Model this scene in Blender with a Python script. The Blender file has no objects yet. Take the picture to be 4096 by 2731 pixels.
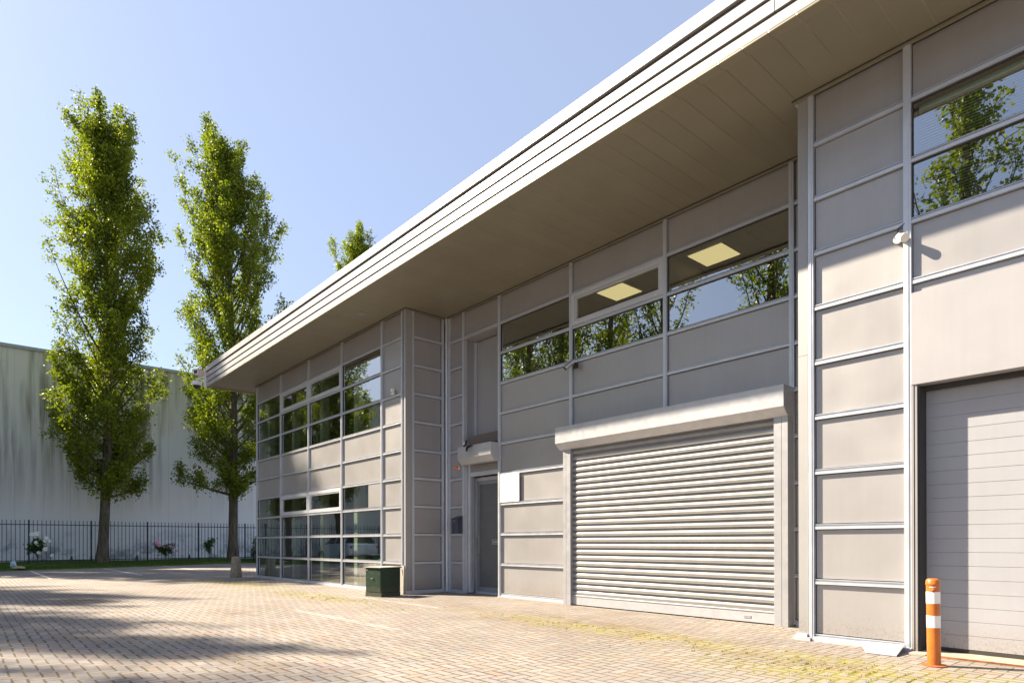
import bpy, math, random
import numpy as np
from mathutils import Vector, Matrix
random.seed(7)
R = math.radians
SC = bpy.context.scene
COL = SC.collection

# ------------------------------------------------------------------ helpers
def tag(o, label=None, cat=None, group=None, kind=None):
    if label: o['label'] = label
    if cat: o['category'] = cat
    if group: o['group'] = group
    if kind: o['kind'] = kind
    return o

def empty(name, loc, label=None, cat=None, group=None, rz=0.0):
    o = bpy.data.objects.new(name, None); COL.objects.link(o)
    o.location = loc; o.rotation_euler = (0, 0, rz); o.empty_display_size = 0.2
    return tag(o, label, cat, group)

class MB:
    """collects shapes into one mesh"""
    def __init__(s): s.v = []; s.f = []; s.m = []; s.sm = []
    def add(s, vs, fs, mi=0, smooth=False, M=None):
        b = len(s.v)
        for p in vs:
            s.v.append(tuple(M @ Vector(p)) if M is not None else tuple(p))
        for f in fs:
            s.f.append(tuple(b + i for i in f)); s.m.append(mi); s.sm.append(smooth)
        return s
    def box(s, x0, x1, y0, y1, z0, z1, mi=0, M=None):
        vs = [(x0,y0,z0),(x1,y0,z0),(x1,y1,z0),(x0,y1,z0),(x0,y0,z1),(x1,y0,z1),(x1,y1,z1),(x0,y1,z1)]
        return s.add(vs, [(0,3,2,1),(4,5,6,7),(0,1,5,4),(1,2,6,5),(2,3,7,6),(3,0,4,7)], mi, False, M)
    def tube(s, pts, rad, n=10, mi=0, smooth=True, cap=True, M=None):
        pts = [Vector([float(c) for c in p]) for p in pts]
        if not isinstance(rad, (list, tuple)): rad = [rad] * len(pts)
        vs = []; fs = []
        up = Vector((0, 0, 1))
        for i, p in enumerate(pts):
            t = (pts[min(i+1, len(pts)-1)] - pts[max(i-1, 0)]).normalized()
            a = up if abs(t.dot(up)) < 0.95 else Vector((1, 0, 0))
            e1 = t.cross(a).normalized(); e2 = t.cross(e1).normalized()
            for k in range(n):
                an = 2 * math.pi * k / n
                vs.append(p + float(rad[i]) * (math.cos(an) * e1 + math.sin(an) * e2))
        for i in range(len(pts) - 1):
            for k in range(n):
                a = i * n + k; b = i * n + (k + 1) % n
                fs.append((a, a + n, b + n, b))
        s.add(vs, fs, mi, smooth, M)
        if cap:
            s.add(vs[:n], [tuple(range(n))], mi, False, M)
            s.add(vs[-n:], [tuple(reversed(range(n)))], mi, False, M)
        return s
    def lathe(s, prof, n=24, mi=0, M=None, smooth=True, c=(0, 0)):
        vs = []; fs = []
        for (r, z) in prof:
            for k in range(n):
                an = 2 * math.pi * k / n
                vs.append((c[0] + r * math.cos(an), c[1] + r * math.sin(an), z))
        for i in range(len(prof) - 1):
            for k in range(n):
                a = i * n + k; b = i * n + (k + 1) % n
                fs.append((a, b, b + n, a + n))
        s.add(vs, fs, mi, smooth, M)
        s.add(vs[:n], [tuple(reversed(range(n)))], mi, False, M)
        s.add(vs[-n:], [tuple(range(n))], mi, False, M)
        return s
    def prism(s, poly, y0, y1, axis='x', mi=0, M=None, smooth=False):
        """extrude a 2D polygon (a, z) along an axis between y0 and y1"""
        n = len(poly); vs = []
        for t in (y0, y1):
            for (a, z) in poly:
                vs.append((t, a, z) if axis == 'x' else (a, t, z))
        fs = [(i, (i+1) % n, n + (i+1) % n, n + i) for i in range(n)]
        s.add(vs, fs, mi, smooth, M)
        s.add(vs, [tuple(reversed(range(n))), tuple(range(n, 2*n))], mi, False, M)
        return s
    def build(s, name, mats, parent=None, bevel=0.0, fixn=True):
        me = bpy.data.meshes.new(name)
        me.from_pydata(s.v, [], s.f)
        if not isinstance(mats, (list, tuple)): mats = [mats]
        for m in mats: me.materials.append(m)
        me.polygons.foreach_set('material_index', s.m)
        me.polygons.foreach_set('use_smooth', s.sm)
        me.update()
        if fixn:
            import bmesh
            bm = bmesh.new(); bm.from_mesh(me)
            bmesh.ops.remove_doubles(bm, verts=bm.verts, dist=1e-5)
            bmesh.ops.recalc_face_normals(bm, faces=bm.faces)
            bm.to_mesh(me); bm.free()
            if any(s.sm): me.set_sharp_from_angle(angle=R(38))
        o = bpy.data.objects.new(name, me); COL.objects.link(o)
        if parent is not None: o.parent = parent
        if bevel:
            b = o.modifiers.new('bevel', 'BEVEL'); b.width = bevel; b.segments = 2; b.limit_method = 'ANGLE'; b.angle_limit = R(40)
            b.harden_normals = False
        return o

def kids(o): return [c for c in bpy.data.objects if c.parent == o]
def copy_tree(o, parent=None):
    c = o.copy(); COL.objects.link(c); c.parent = parent
    for ch in kids(o):
        if ch is not c: copy_tree(ch, c)
    return c

# ------------------------------------------------------------------ node helper
class NT:
    def __init__(s, mat):
        mat.use_nodes = True
        s.t = mat.node_tree; s.t.nodes.clear()
        s.out = s.t.nodes.new('ShaderNodeOutputMaterial')
    def n(s, typ, **k):
        nd = s.t.nodes.new('ShaderNode' + typ)
        for a, b in k.items(): setattr(nd, a, b)
        return nd
    def link(s, a, b): s.t.links.new(a, b)
    def put(s, sock, v):
        if hasattr(v, 'is_output') or isinstance(v, bpy.types.NodeSocket): s.link(v, sock)
        elif v is not None:
            try: sock.default_value = v
            except Exception: sock.default_value = tuple(v) + (1.0,)
    def m(s, op, a, b=None, c=None, clamp=False):
        nd = s.n('Math', operation=op); nd.use_clamp = clamp
        s.put(nd.inputs[0], a)
        if b is not None: s.put(nd.inputs[1], b)
        if c is not None: s.put(nd.inputs[2], c)
        return nd.outputs[0]
    def mix(s, f, a, b, blend='MIX'):
        nd = s.n('Mix', data_type='RGBA', blend_type=blend)
        s.put(nd.inputs[0], f)
        for i, v in ((6, a), (7, b)):
            if isinstance(v, (tuple, list)) and len(v) == 3: v = tuple(v) + (1.0,)
            s.put(nd.inputs[i], v)
        return nd.outputs[2]
    def ramp(s, f, lo, hi, a=0.0, b=1.0):
        nd = s.n('MapRange'); nd.clamp = True
        s.put(nd.inputs[0], f)
        for i, v in zip((1, 2, 3, 4), (lo, hi, a, b)): nd.inputs[i].default_value = v
        return nd.outputs[0]
    def noise(s, vec, scale, detail=4, rough=0.5, col=False):
        nd = s.n('TexNoise'); s.put(nd.inputs['Vector'], vec)
        nd.inputs['Scale'].default_value = scale; nd.inputs['Detail'].default_value = detail
        nd.inputs['Roughness'].default_value = rough
        return nd.outputs[1 if col else 0]
    def pos(s): return s.n('NewGeometry').outputs['Position']
    def scale(s, vec, sc):
        nd = s.n('Mapping'); s.put(nd.inputs[0], vec); nd.inputs['Scale'].default_value = sc
        return nd.outputs[0]
    def xyz(s, vec):
        nd = s.n('SeparateXYZ'); s.put(nd.inputs[0], vec); return nd.outputs
    def comb(s, x, y, z):
        nd = s.n('CombineXYZ')
        for i, v in enumerate((x, y, z)): s.put(nd.inputs[i], v)
        return nd.outputs[0]
    def bump(s, h, strength=0.3, dist=0.01, normal=None):
        nd = s.n('Bump'); nd.inputs['Strength'].default_value = strength; nd.inputs['Distance'].default_value = dist
        s.put(nd.inputs['Height'], h)
        if normal is not None: s.put(nd.inputs['Normal'], normal)
        return nd.outputs[0]
    def bsdf(s, base=(0.5,0.5,0.5), rough=0.5, metal=0.0, normal=None, spec=0.5, **k):
        nd = s.n('BsdfPrincipled')
        if isinstance(base, (tuple, list)) and len(base) == 3: base = tuple(base) + (1.0,)
        s.put(nd.inputs['Base Color'], base); s.put(nd.inputs['Roughness'], rough); s.put(nd.inputs['Metallic'], metal)
        s.put(nd.inputs['Specular IOR Level'], spec)
        if normal is not None: s.put(nd.inputs['Normal'], normal)
        for a, b in k.items(): s.put(nd.inputs[a], b)
        s.link(nd.outputs[0], s.out.inputs[0])
        return nd

def mat(name): return bpy.data.materials.new(name)

def simple(name, base, rough=0.5, metal=0.0, var=0.0, nscale=3.0, spec=0.5, bump=0.0, bscale=80.0, rvar=0.0, dirt=None):
    m = mat(name); t = NT(m); p = t.pos()
    col = tuple(base)
    if var:
        n1 = t.noise(p, nscale, 5, 0.6)
        f = t.ramp(n1, 0.3, 0.7, 1 - var, 1 + var)
        g = t.comb(f, f, f)
        nd = t.n('Mix', data_type='RGBA', blend_type='MULTIPLY'); nd.inputs[0].default_value = 1.0
        nd.inputs[6].default_value = col + (1,); t.link(g, nd.inputs[7]); col = nd.outputs[2]
    if dirt:
        zz = t.xyz(p)[2]
        low = t.ramp(zz, dirt[1], dirt[1] + dirt[2], 1.0, 0.0)
        sp = t.ramp(t.noise(p, 55, 4, 0.75), 0.5, 0.62)
        col = t.mix(t.m('MULTIPLY', low, t.m('ADD', t.m('MULTIPLY', sp, 0.6), 0.25)), col, dirt[0])
    rg = rough
    if rvar: rg = t.ramp(t.noise(p, nscale * 1.7, 4), 0.3, 0.7, rough - rvar, rough + rvar)
    nrm = None
    if bump: nrm = t.bump(t.noise(p, bscale, 3), bump, 0.004)
    t.bsdf(col, rg, metal, nrm, spec)
    return m

# ------------------------------------------------------------------ materials
def panel_mat(name, base, metal=0.3, rough=0.4):
    """powder-coated sheet: faint cloudy tone, dirt specks near the ground, slight oil-canning"""
    m = mat(name); t = NT(m); p = t.pos()
    oi = t.n('ObjectInfo').outputs['Random']
    f = t.m('ADD', t.ramp(t.noise(p, 1.3, 4, 0.6), 0.3, 0.7, 0.95, 1.04), t.m('MULTIPLY', t.m('SUBTRACT', oi, 0.5), 0.06))
    nd = t.n('Mix', data_type='RGBA', blend_type='MULTIPLY'); nd.inputs[0].default_value = 1.0
    nd.inputs[6].default_value = tuple(base) + (1,); t.link(t.comb(f, f, f), nd.inputs[7])
    xx, yy, zz = t.xyz(p)
    st = t.ramp(t.noise(t.comb(t.m('MULTIPLY', xx, 14.0), t.m('MULTIPLY', yy, 14.0), t.m('MULTIPLY', zz, 0.8)), 1.0, 4, 0.6), 0.35, 0.65, 0.98, 1.01)
    nd2 = t.mix(1.0, nd.outputs[2], t.comb(st, st, st), 'MULTIPLY')
    low = t.ramp(zz, 0.02, 0.42, 1.0, 0.0)
    sp = t.ramp(t.noise(t.scale(p, (1, 1, 0.6)), 60, 4, 0.75), 0.5, 0.64)
    col = t.mix(t.m('MULTIPLY', t.m('MULTIPLY', low, low), t.m('ADD', t.m('MULTIPLY', sp, 0.55), 0.22)), nd2, (0.20, 0.145, 0.09))
    rg = t.ramp(t.noise(p, 1.6, 3, 0.5), 0.3, 0.7, rough - 0.04, rough + 0.05)
    h = t.noise(p, 1.0, 1)
    t.bsdf(col, rg, metal, t.bump(h, 0.35, 0.012), 0.5)
    return m
M = {}
M['panel'] = panel_mat('panel_paint', (0.372, 0.362, 0.368), 0.42, 0.38)
M['panel_white'] = panel_mat('lintel_paint', (0.345, 0.34, 0.36), 0.1, 0.42)
M['alu'] = simple('mullion_aluminium', (0.54, 0.565, 0.62), 0.40, 0.5, 0.06, 4, rvar=0.06)
M['frame_white'] = simple('sash_paint', (0.50, 0.52, 0.56), 0.38, 0.1, 0.04, 6)
M['dark'] = simple('gasket_rubber', (0.030, 0.029, 0.028), 0.7, 0, 0.1)
M['backing'] = simple('recess_backing', (0.07, 0.066, 0.06), 0.8, 0, 0.1)
M['pilaster'] = panel_mat('pilaster_paint', (0.33, 0.33, 0.335), 0.3, 0.50)
M['galv'] = simple('housing_galvanised', (0.46, 0.468, 0.50), 0.38, 0.4, 0.07, 7, rvar=0.06)
M['shutter'] = simple('shutter_slat_metal', (0.32, 0.315, 0.315), 0.40, 0.35, 0.06, 5, rvar=0.07)
M['door_grey'] = simple('door_paint', (0.11, 0.115, 0.12), 0.5, 0.1, 0.08, 5)
M['door_frame'] = simple('door_frame_paint', (0.26, 0.28, 0.30), 0.4, 0.35, 0.06, 5)
M['steel'] = simple('brushed_steel', (0.6, 0.6, 0.6), 0.28, 0.9, 0.05, 6)
M['black'] = simple('black_plastic', (0.02, 0.02, 0.02), 0.5, 0, 0.1)
M['white_plastic'] = simple('white_plastic', (0.72, 0.71, 0.70), 0.4, 0, 0.04)
M['soffit'] = None
M['white_board'] = simple('sign_white', (0.70, 0.70, 0.70), 0.35, 0, 0.02)
M['green'] = simple('cabinet_green', (0.008, 0.030, 0.015), 0.45, 0.05, 0.25, 9, rvar=0.1, dirt=((0.16, 0.13, 0.10), -0.05, 0.22))
M['concrete'] = simple('concrete', (0.30, 0.25, 0.19), 0.9, 0, 0.3, 12, bump=0.5, bscale=60, dirt=((0.12, 0.11, 0.05), -0.06, 0.25))
M['orange'] = simple('orange_paint', (0.50, 0.135, 0.02), 0.35, 0, 0.14, 14, rvar=0.1, dirt=((0.20, 0.07, 0.02), -0.05, 0.16))
M['white_band'] = simple('reflective_band', (0.80, 0.78, 0.75), 0.4, 0, 0.06, 14)
M['fence'] = simple('fence_paint', (0.016, 0.030, 0.062), 0.45, 0.2, 0.1)
M['bark'] = None

# soffit: long planks across the overhang
def soffit_mat():
    m = mat('soffit_planks'); t = NT(m); p = t.pos(); X, Y, Z = t.xyz(p)
    q = t.m('DIVIDE', X, 0.272); fr = t.m('FRACT', q)
    g = t.m('MINIMUM', fr, t.m('SUBTRACT', 1.0, fr))
    line = t.ramp(g, 0.0, 0.030, 1.0, 0.0)
    pl = t.n('TexWhiteNoise', noise_dimensions='1D'); t.put(pl.inputs['W'], t.m('FLOOR', q))
    f = t.m('ADD', t.m('MULTIPLY', pl.outputs[0], 0.06), t.ramp(t.noise(p, 1.5, 4), 0.3, 0.7, 0.93, 1.03))
    base = t.mix(1.0, (0.235, 0.215, 0.155), t.comb(f, f, f), 'MULTIPLY')
    col = t.mix(t.m('MULTIPLY', line, 0.5), base, t.mix(t.ramp(t.noise(p, 0.7, 2), 0.45, 0.55), (0.12, 0.10, 0.075), (0.36, 0.31, 0.23)))
    h = t.m('SUBTRACT', 1.0, line)
    t.bsdf(col, 0.42, 0.25, t.bump(h, 0.5, 0.006))
    return m
M['soffit'] = soffit_mat()

# fascia: warm white, with run-off stains on the top cap
def fascia_mat(name, stain):
    m = mat(name); t = NT(m); p = t.pos(); X, Y, Z = t.xyz(p)
    f = t.ramp(t.noise(p, 0.8, 3), 0.3, 0.7, 0.96, 1.02)
    col = t.mix(1.0, (0.345, 0.342, 0.355), t.comb(f, f, f), 'MULTIPLY')
    if stain:
        v = t.comb(t.m('MULTIPLY', X, 9.0), Y, t.m('MULTIPLY', Z, 1.3))
        a = t.ramp(t.noise(v, 1.0, 5, 0.7), 0.49, 0.60)
        b = t.ramp(t.noise(p, 1.1, 3), 0.40, 0.60)
        drip = t.ramp(t.m('ADD', Z, t.m('MULTIPLY', t.noise(v, 2.2, 2), 0.10)), 6.50, 6.64, 0.15, 1.0)
        k = t.m('MULTIPLY', t.m('MULTIPLY', a, b), t.m('MULTIPLY', drip, 0.95))
        col = t.mix(k, col, (0.25, 0.17, 0.10))
    t.bsdf(col, 0.40, 0.12)
    return m
M['fascia'] = fascia_mat('fascia_paint', False)
M['cap'] = fascia_mat('cap_paint', True)
M['reveal'] = simple('fascia_groove_paint', (0.16, 0.125, 0.08), 0.5, 0.1)
M['roofing'] = simple('roof_felt', (0.07, 0.07, 0.07), 0.9, 0, 0.2)

# glass: a see-through pane that also mirrors what stands opposite
def glass_mat(name, tint, f0=0.13, gl=(0.95, 0.98, 1.0)):
    m = mat(name); t = NT(m)
    g = t.n('NewGeometry')
    dt = t.n('VectorMath', operation='DOT_PRODUCT'); t.link(g.outputs['Incoming'], dt.inputs[0]); t.link(g.outputs['Normal'], dt.inputs[1])
    c = t.m('ABSOLUTE', dt.outputs['Value'])
    s = t.m('POWER', t.m('SUBTRACT', 1.0, c), 5.0)
    F = t.m('ADD', f0, t.m('MULTIPLY', s, 1.0 - f0), clamp=True)
    tr = t.n('BsdfTransparent'); tr.inputs[0].default_value = tuple(tint) + (1,)
    h = t.noise(t.scale(g.outputs['Position'], (1, 1, 1)), 1.4, 2)
    gs = t.n('BsdfGlossy'); gs.inputs['Roughness'].default_value = 0.012; gs.inputs[0].default_value = tuple(gl) + (1,)
    t.link(t.bump(h, 0.10, 0.01), gs.inputs['Normal'])
    mx = t.n('MixShader'); t.link(F, mx.inputs[0]); t.link(tr.outputs[0], mx.inputs[1]); t.link(gs.outputs[0], mx.inputs[2])
    t.link(mx.outputs[0], t.out.inputs[0])
    return m
M['glass'] = glass_mat('window_glass', (0.76, 0.85, 0.80), 0.36)
M['car_glass'] = glass_mat('car_glass', (0.25, 0.28, 0.28), 0.08)

def emis(name, col, st):
    m = mat(name); t = NT(m); e = t.n('Emission'); e.inputs[0].default_value = tuple(col) + (1,); e.inputs[1].default_value = st
    t.link(e.outputs[0], t.out.inputs[0]); return m
M['lamp'] = emis('ceiling_lamp_light', (1.0, 0.76, 0.36), 0.36)

# paving: herringbone setts, running bond in one corner, moss and sand in the joints
def paving_mat():
    m = mat('paving_setts'); t = NT(m)
    p0 = t.pos()
    warp = t.noise(p0, 0.9, 2, 0.5, col=True)
    vs = t.n('VectorMath', operation='SUBTRACT'); t.link(warp, vs.inputs[0]); vs.inputs[1].default_value = (0.5, 0.5, 0.5)
    vm = t.n('VectorMath', operation='SCALE'); t.link(vs.outputs[0], vm.inputs[0]); vm.inputs['Scale'].default_value = 0.06
    va = t.n('VectorMath', operation='ADD'); t.link(p0, va.inputs[0]); t.link(vm.outputs[0], va.inputs[1])
    p = va.outputs[0]
    X, Y, Z = t.xyz(p)
    W = 0.0995
    x = t.m('DIVIDE', X, W); y = t.m('DIVIDE', Y, W)
    i = t.m('FLOOR', x); j = t.m('FLOOR', y); fx = t.m('FRACT', x); fy = t.m('FRACT', y)
    k = t.m('FLOORED_MODULO', t.m('SUBTRACT', i, j), 4.0)
    def eq(v): return t.m('COMPARE', k, float(v), 0.5)
    k0, k1, k2, k3 = eq(0), eq(1), eq(2), eq(3)
    big = 9.0
    dl = t.m('ADD', fx, t.m('MULTIPLY', k1, big))
    dr = t.m('ADD', t.m('SUBTRACT', 1.0, fx), t.m('MULTIPLY', k0, big))
    db = t.m('ADD', fy, t.m('MULTIPLY', k2, big))
    dtp = t.m('ADD', t.m('SUBTRACT', 1.0, fy), t.m('MULTIPLY', k3, big))
    dxh = t.m('MINIMUM', dl, dr); dyh = t.m('MINIMUM', db, dtp)
    ih = t.m('SUBTRACT', i, k1); jh = t.m('SUBTRACT', j, k2)
    # running bond along Y
    off = t.m('MULTIPLY', t.m('FLOORED_MODULO', i, 2.0), 0.5)
    yb = t.m('ADD', t.m('DIVIDE', y, 2.0), off); fb = t.m('FRACT', yb)
    dxb = t.m('MINIMUM', fx, t.m('SUBTRACT', 1.0, fx)); dyb = t.m('MULTIPLY', t.m('MINIMUM', fb, t.m('SUBTRACT', 1.0, fb)), 2.0)
    X0, Y0, _ = t.xyz(p0)
    sel = t.m('MULTIPLY', t.m('LESS_THAN', X0, -20.0), t.m('LESS_THAN', Y0, -20.0))
    def lerp(a, b): return t.m('ADD', a, t.m('MULTIPLY', sel, t.m('SUBTRACT', b, a)))
    dx = lerp(dxh, dxb); dy = lerp(dyh, dyb)
    bi = lerp(ih, i); bj = lerp(jh, t.m('FLOOR', yb))
    wn = t.n('TexWhiteNoise', noise_dimensions='3D'); t.link(t.comb(bi, bj, sel), wn.inputs[0])
    r1 = wn.outputs[0]; rc = t.xyz(wn.outputs[1])
    rag = t.m('MULTIPLY', t.m('SUBTRACT', t.noise(p0, 45, 3), 0.5), 0.06)
    # edge fields
    def gauss(cx, cy, sx, sy, ang=0.0):
        ca, sa = math.cos(ang), math.sin(ang)
        ux = t.m('ADD', t.m('MULTIPLY', t.m('SUBTRACT', X0, cx), ca / sx), t.m('MULTIPLY', t.m('SUBTRACT', Y0, cy), sa / sx))
        uy = t.m('ADD', t.m('MULTIPLY', t.m('SUBTRACT', X0, cx), -sa / sy), t.m('MULTIPLY', t.m('SUBTRACT', Y0, cy), ca / sy))
        d2 = t.m('ADD', t.m('MULTIPLY', ux, ux), t.m('MULTIPLY', uy, uy))
        return t.m('POWER', 2.718, t.m('MULTIPLY', d2, -1.0))
    moss = gauss(-12.2, -1.65, 2.3, 0.42, 0.0)
    for g in ((-5.0, -1.05, 2.7, 0.38, -0.03), (-1.9, -1.55, 1.3, 0.6, 0.25), (-17.5, -1.5, 3.0, 0.7, 0.0), (-2.4, -1.1, 1.0, 0.35, 0)):
        moss = t.m('MAXIMUM', moss, gauss(*g))
    mn = t.noise(p0, 2.6, 5, 0.65)
    mossf = t.m('MULTIPLY', t.m('MULTIPLY', moss, 1.05), t.ramp(mn, 0.30, 0.54), clamp=True)
    jw = t.m('ADD', 0.062, t.m('ADD', t.m('MULTIPLY', t.ramp(t.noise(p0, 1.3, 4), 0.4, 0.7), 0.05), t.m('MULTIPLY', mossf, 0.10)))
    d = t.m('ADD', t.m('MINIMUM', t.m('MULTIPLY', dx, 1.35), t.m('MULTIPLY', dy, 0.8)), rag)
    joint = t.m('SUBTRACT', 1.0, t.m('DIVIDE', t.m('SUBTRACT', d, t.m('MULTIPLY', jw, 0.6)), t.m('MULTIPLY', jw, 0.7)), clamp=True)
    seam = t.m('MULTIPLY', t.ramp(t.m('ABSOLUTE', t.m('ADD', X0, 9.72)), 0.006, 0.014, 1.0, 0.0), t.m('MULTIPLY', t.ramp(Y0, -7.0, -6.9), t.ramp(Y0, -3.2, -2.6, 1.0, 0.0)))
    joint = t.m('MAXIMUM', joint, seam)
    a = t.mix(r1, (0.235, 0.208, 0.195), (0.29, 0.262, 0.248))
    a = t.mix(t.ramp(rc[1], 0.72, 0.95), a, (0.235, 0.222, 0.22))
    a = t.mix(t.m('MULTIPLY', t.ramp(rc[2], 0.80, 0.98), 0.7), a, (0.28, 0.205, 0.165))
    sp = t.noise(p0, 260, 2, 0.8)
    a = t.mix(t.m('MULTIPLY', t.ramp(sp, 0.56, 0.68), 0.45), a, (0.55, 0.50, 0.46))
    a = t.mix(t.m('MULTIPLY', t.ramp(sp, 0.44, 0.34), 0.35), a, (0.13, 0.11, 0.10))
    bl = t.ramp(t.noise(p0, 0.55, 5, 0.65), 0.30, 0.72, 0.82, 1.14)
    a = t.mix(1.0, a, t.comb(bl, bl, bl), 'MULTIPLY')
    # brown dirt patches
    dirt = gauss(-6.0, -0.85, 2.4, 0.75, 0.0)
    for g in ((-8.9, -6.1, 0.35, 0.22, 0.3), (-5.9, -5.05, 0.5, 0.22, 0.2), (-3.0, -1.3, 1.0, 0.2, 0.1), (-10.4, -3.9, 0.7, 0.3, 0.2), (-9.0, 0.85, 1.6, 0.28, 0.0), (-14.5, -5.4, 1.5, 0.5, 0)):
        dirt = t.m('MAXIMUM', dirt, gauss(*g))
    df = t.m('MULTIPLY', dirt, t.ramp(t.noise(p0, 3.3, 6, 0.7), 0.38, 0.66), clamp=True)
    a = t.mix(t.m('MULTIPLY', df, 0.75), a, (0.155, 0.095, 0.045))
    # two broken, paler strips on the setts
    def strip(x0, x1, yc, hw):
        u = t.m('MULTIPLY', t.ramp(X0, x0, x0 + 0.25), t.ramp(X0, x1 - 0.2, x1, 1.0, 0.0))
        v = t.ramp(t.m('ABSOLUTE', t.m('SUBTRACT', Y0, yc)), hw, hw + 0.03, 1.0, 0.0)
        return t.m('MULTIPLY', u, v)
    paler = t.m('MAXIMUM', strip(-10.3, -6.8, -2.97, 0.055), strip(-12.0, -8.6, -1.05, 0.055))
    wf = t.m('MULTIPLY', paler, t.ramp(t.noise(p0, 5, 6, 0.75), 0.38, 0.62, 0.05, 0.6))
    a = t.mix(wf, a, (0.50, 0.48, 0.48))
    # moss over setts
    mf2 = t.m('MULTIPLY', mossf, t.ramp(t.noise(p0, 11, 5, 0.75), 0.46, 0.64))
    a = t.mix(t.m('MULTIPLY', mf2, 0.9), a, (0.27, 0.215, 0.03))
    jc = t.mix(t.ramp(t.noise(p0, 2.2, 3), 0.42, 0.6), (0.085, 0.058, 0.034), (0.12, 0.105, 0.035))
    jc = t.mix(mossf, jc, (0.20, 0.19, 0.03))
    col = t.mix(t.m('MULTIPLY', joint, 0.9), a, jc)
    h = t.m('ADD', t.m('SUBTRACT', 1.0, joint), t.m('ADD', t.m('MULTIPLY', sp, 0.10), t.m('MULTIPLY', r1, 0.25)))
    t.bsdf(col, 0.86, 0.0, t.bump(h, 0.55, 0.008), 0.3)
    return m
M['paving'] = paving_mat()

def grass_mat():
    m = mat('grass_ground'); t = NT(m); p = t.pos()
    a = t.mix(t.ramp(t.noise(p, 1.7, 5, 0.7), 0.35, 0.65), (0.035, 0.075, 0.010), (0.085, 0.13, 0.02))
    a = t.mix(t.ramp(t.noise(p, 0.9, 4, 0.7), 0.58, 0.70), a, (0.09, 0.06, 0.035))
    t.bsdf(a, 0.9, 0, t.bump(t.noise(p, 30, 4), 0.8, 0.03), 0.2)
    return m
M['grass'] = grass_mat()

def leafy(name, dark, light, trans=0.35, autumn=None):
    m = mat(name); t = NT(m)
    at = t.n('Attribute', attribute_name='tint').outputs['Fac']
    c = t.mix(at, dark, light)
    oi = t.n('ObjectInfo').outputs['Random']
    c = t.mix(t.m('MULTIPLY', oi, 0.25), c, tuple(0.7 * v for v in light))
    b = t.bsdf(c, 0.5, 0, None, 0.25)
    tl = t.n('BsdfTranslucent')
    t.link(t.mix(1.0, c, (1.35, 1.45, 0.5), 'MULTIPLY'), tl.inputs[0])
    mx = t.n('MixShader'); mx.inputs[0].default_value = trans
    t.link(b.outputs[0], mx.inputs[1]); t.link(tl.outputs[0], mx.inputs[2]); t.link(mx.outputs[0], t.out.inputs[0])
    return m
M['leaf'] = leafy('poplar_leaf', (0.050, 0.088, 0.008), (0.27, 0.31, 0.022), 0.45)
M['leaf_dark'] = leafy('shrub_leaf', (0.025, 0.055, 0.012), (0.06, 0.12, 0.02), 0.25)
def bark_mat():
    m = mat('poplar_bark'); t = NT(m); p = t.pos()
    v = t.scale(p, (9, 9, 1.6))
    n1 = t.noise(v, 1.0, 6, 0.7)
    c = t.mix(t.ramp(n1, 0.35, 0.65), (0.045, 0.035, 0.026), (0.17, 0.14, 0.10))
    c = t.mix(t.m('MULTIPLY', t.ramp(t.noise(p, 1.3, 3), 0.45, 0.65), 0.4), c, (0.08, 0.09, 0.03))
    t.bsdf(c, 0.9, 0, t.bump(n1, 0.9, 0.04), 0.2); return m
M['bark'] = bark_mat()

def hall_mat():
    """pale sheet wall with green algae runs, clean drip lines and black mould at the foot"""
    m = mat('hall_wall_sheet'); t = NT(m); p = t.pos(); X, Y, Z = t.xyz(p)
    v = t.comb(0.0, t.m('MULTIPLY', Y, 3.2), t.m('MULTIPLY', Z, 0.16))
    big = t.noise(t.comb(3.0, t.m('MULTIPLY', Y, 0.55), t.m('MULTIPLY', Z, 0.10)), 1.0, 3)
    runs = t.ramp(t.noise(v, 1.0, 5, 0.65), 0.42, 0.60)
    hi = t.ramp(Z, 2.5, 8.0)
    c = t.mix(t.ramp(Z, 1.5, 10.5), (0.87, 0.88, 0.91), (0.84, 0.85, 0.82))
    k = t.m('MULTIPLY', t.m('MULTIPLY', runs, t.ramp(big, 0.38, 0.54)), t.m('MULTIPLY', hi, 0.92))
    c = t.mix(k, c, (0.16, 0.155, 0.07))
    v2 = t.comb(7.0, t.m('MULTIPLY', Y, 1.15), t.m('MULTIPLY', Z, 0.03))
    wl = t.ramp(t.noise(v2, 1.0, 2), 0.63, 0.70)
    c = t.mix(t.m('MULTIPLY', wl, 0.6), c, (0.80, 0.80, 0.82))
    mould = t.m('MULTIPLY', t.ramp(t.noise(p, 0.9, 6, 0.72), 0.50, 0.62), t.ramp(Z, 0.4, 2.2, 1.0, 0.0))
    c = t.mix(t.m('MULTIPLY', mould, 0.7), c, (0.13, 0.15, 0.20))
    fr = t.m('FRACT', t.m('DIVIDE', Y, 1.22)); seam = t.ramp(t.m('MINIMUM', fr, t.m('SUBTRACT', 1.0, fr)), 0.0, 0.012, 1.0, 0.0)
    c = t.mix(t.m('MULTIPLY', seam, 0.35), c, (0.2, 0.22, 0.25))
    t.bsdf(c, 0.6, 0.05, t.bump(t.m('SUBTRACT', 1.0, seam), 0.3, 0.01), 0.4)
    return m
M['hall'] = hall_mat()
M['hall_cap'] = simple('hall_cap_metal', (0.46, 0.52, 0.56), 0.5, 0.1, 0.1)
M['paint_line'] = simple('road_paint', (0.70, 0.69, 0.67), 0.8, 0, 0.25, 20)
M['room_wall'] = simple('room_wall_paint', (0.42, 0.47, 0.42), 0.8, 0, 0.05)
M['room_dark'] = simple('room_dark_paint', (0.13, 0.12, 0.10), 0.8, 0, 0.1)
M['room_floor'] = simple('room_floor', (0.16, 0.13, 0.11), 0.6, 0, 0.1)
M['ceiling'] = simple('ceiling_tile', (0.17, 0.15, 0.115), 0.8, 0, 0.05)
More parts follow.
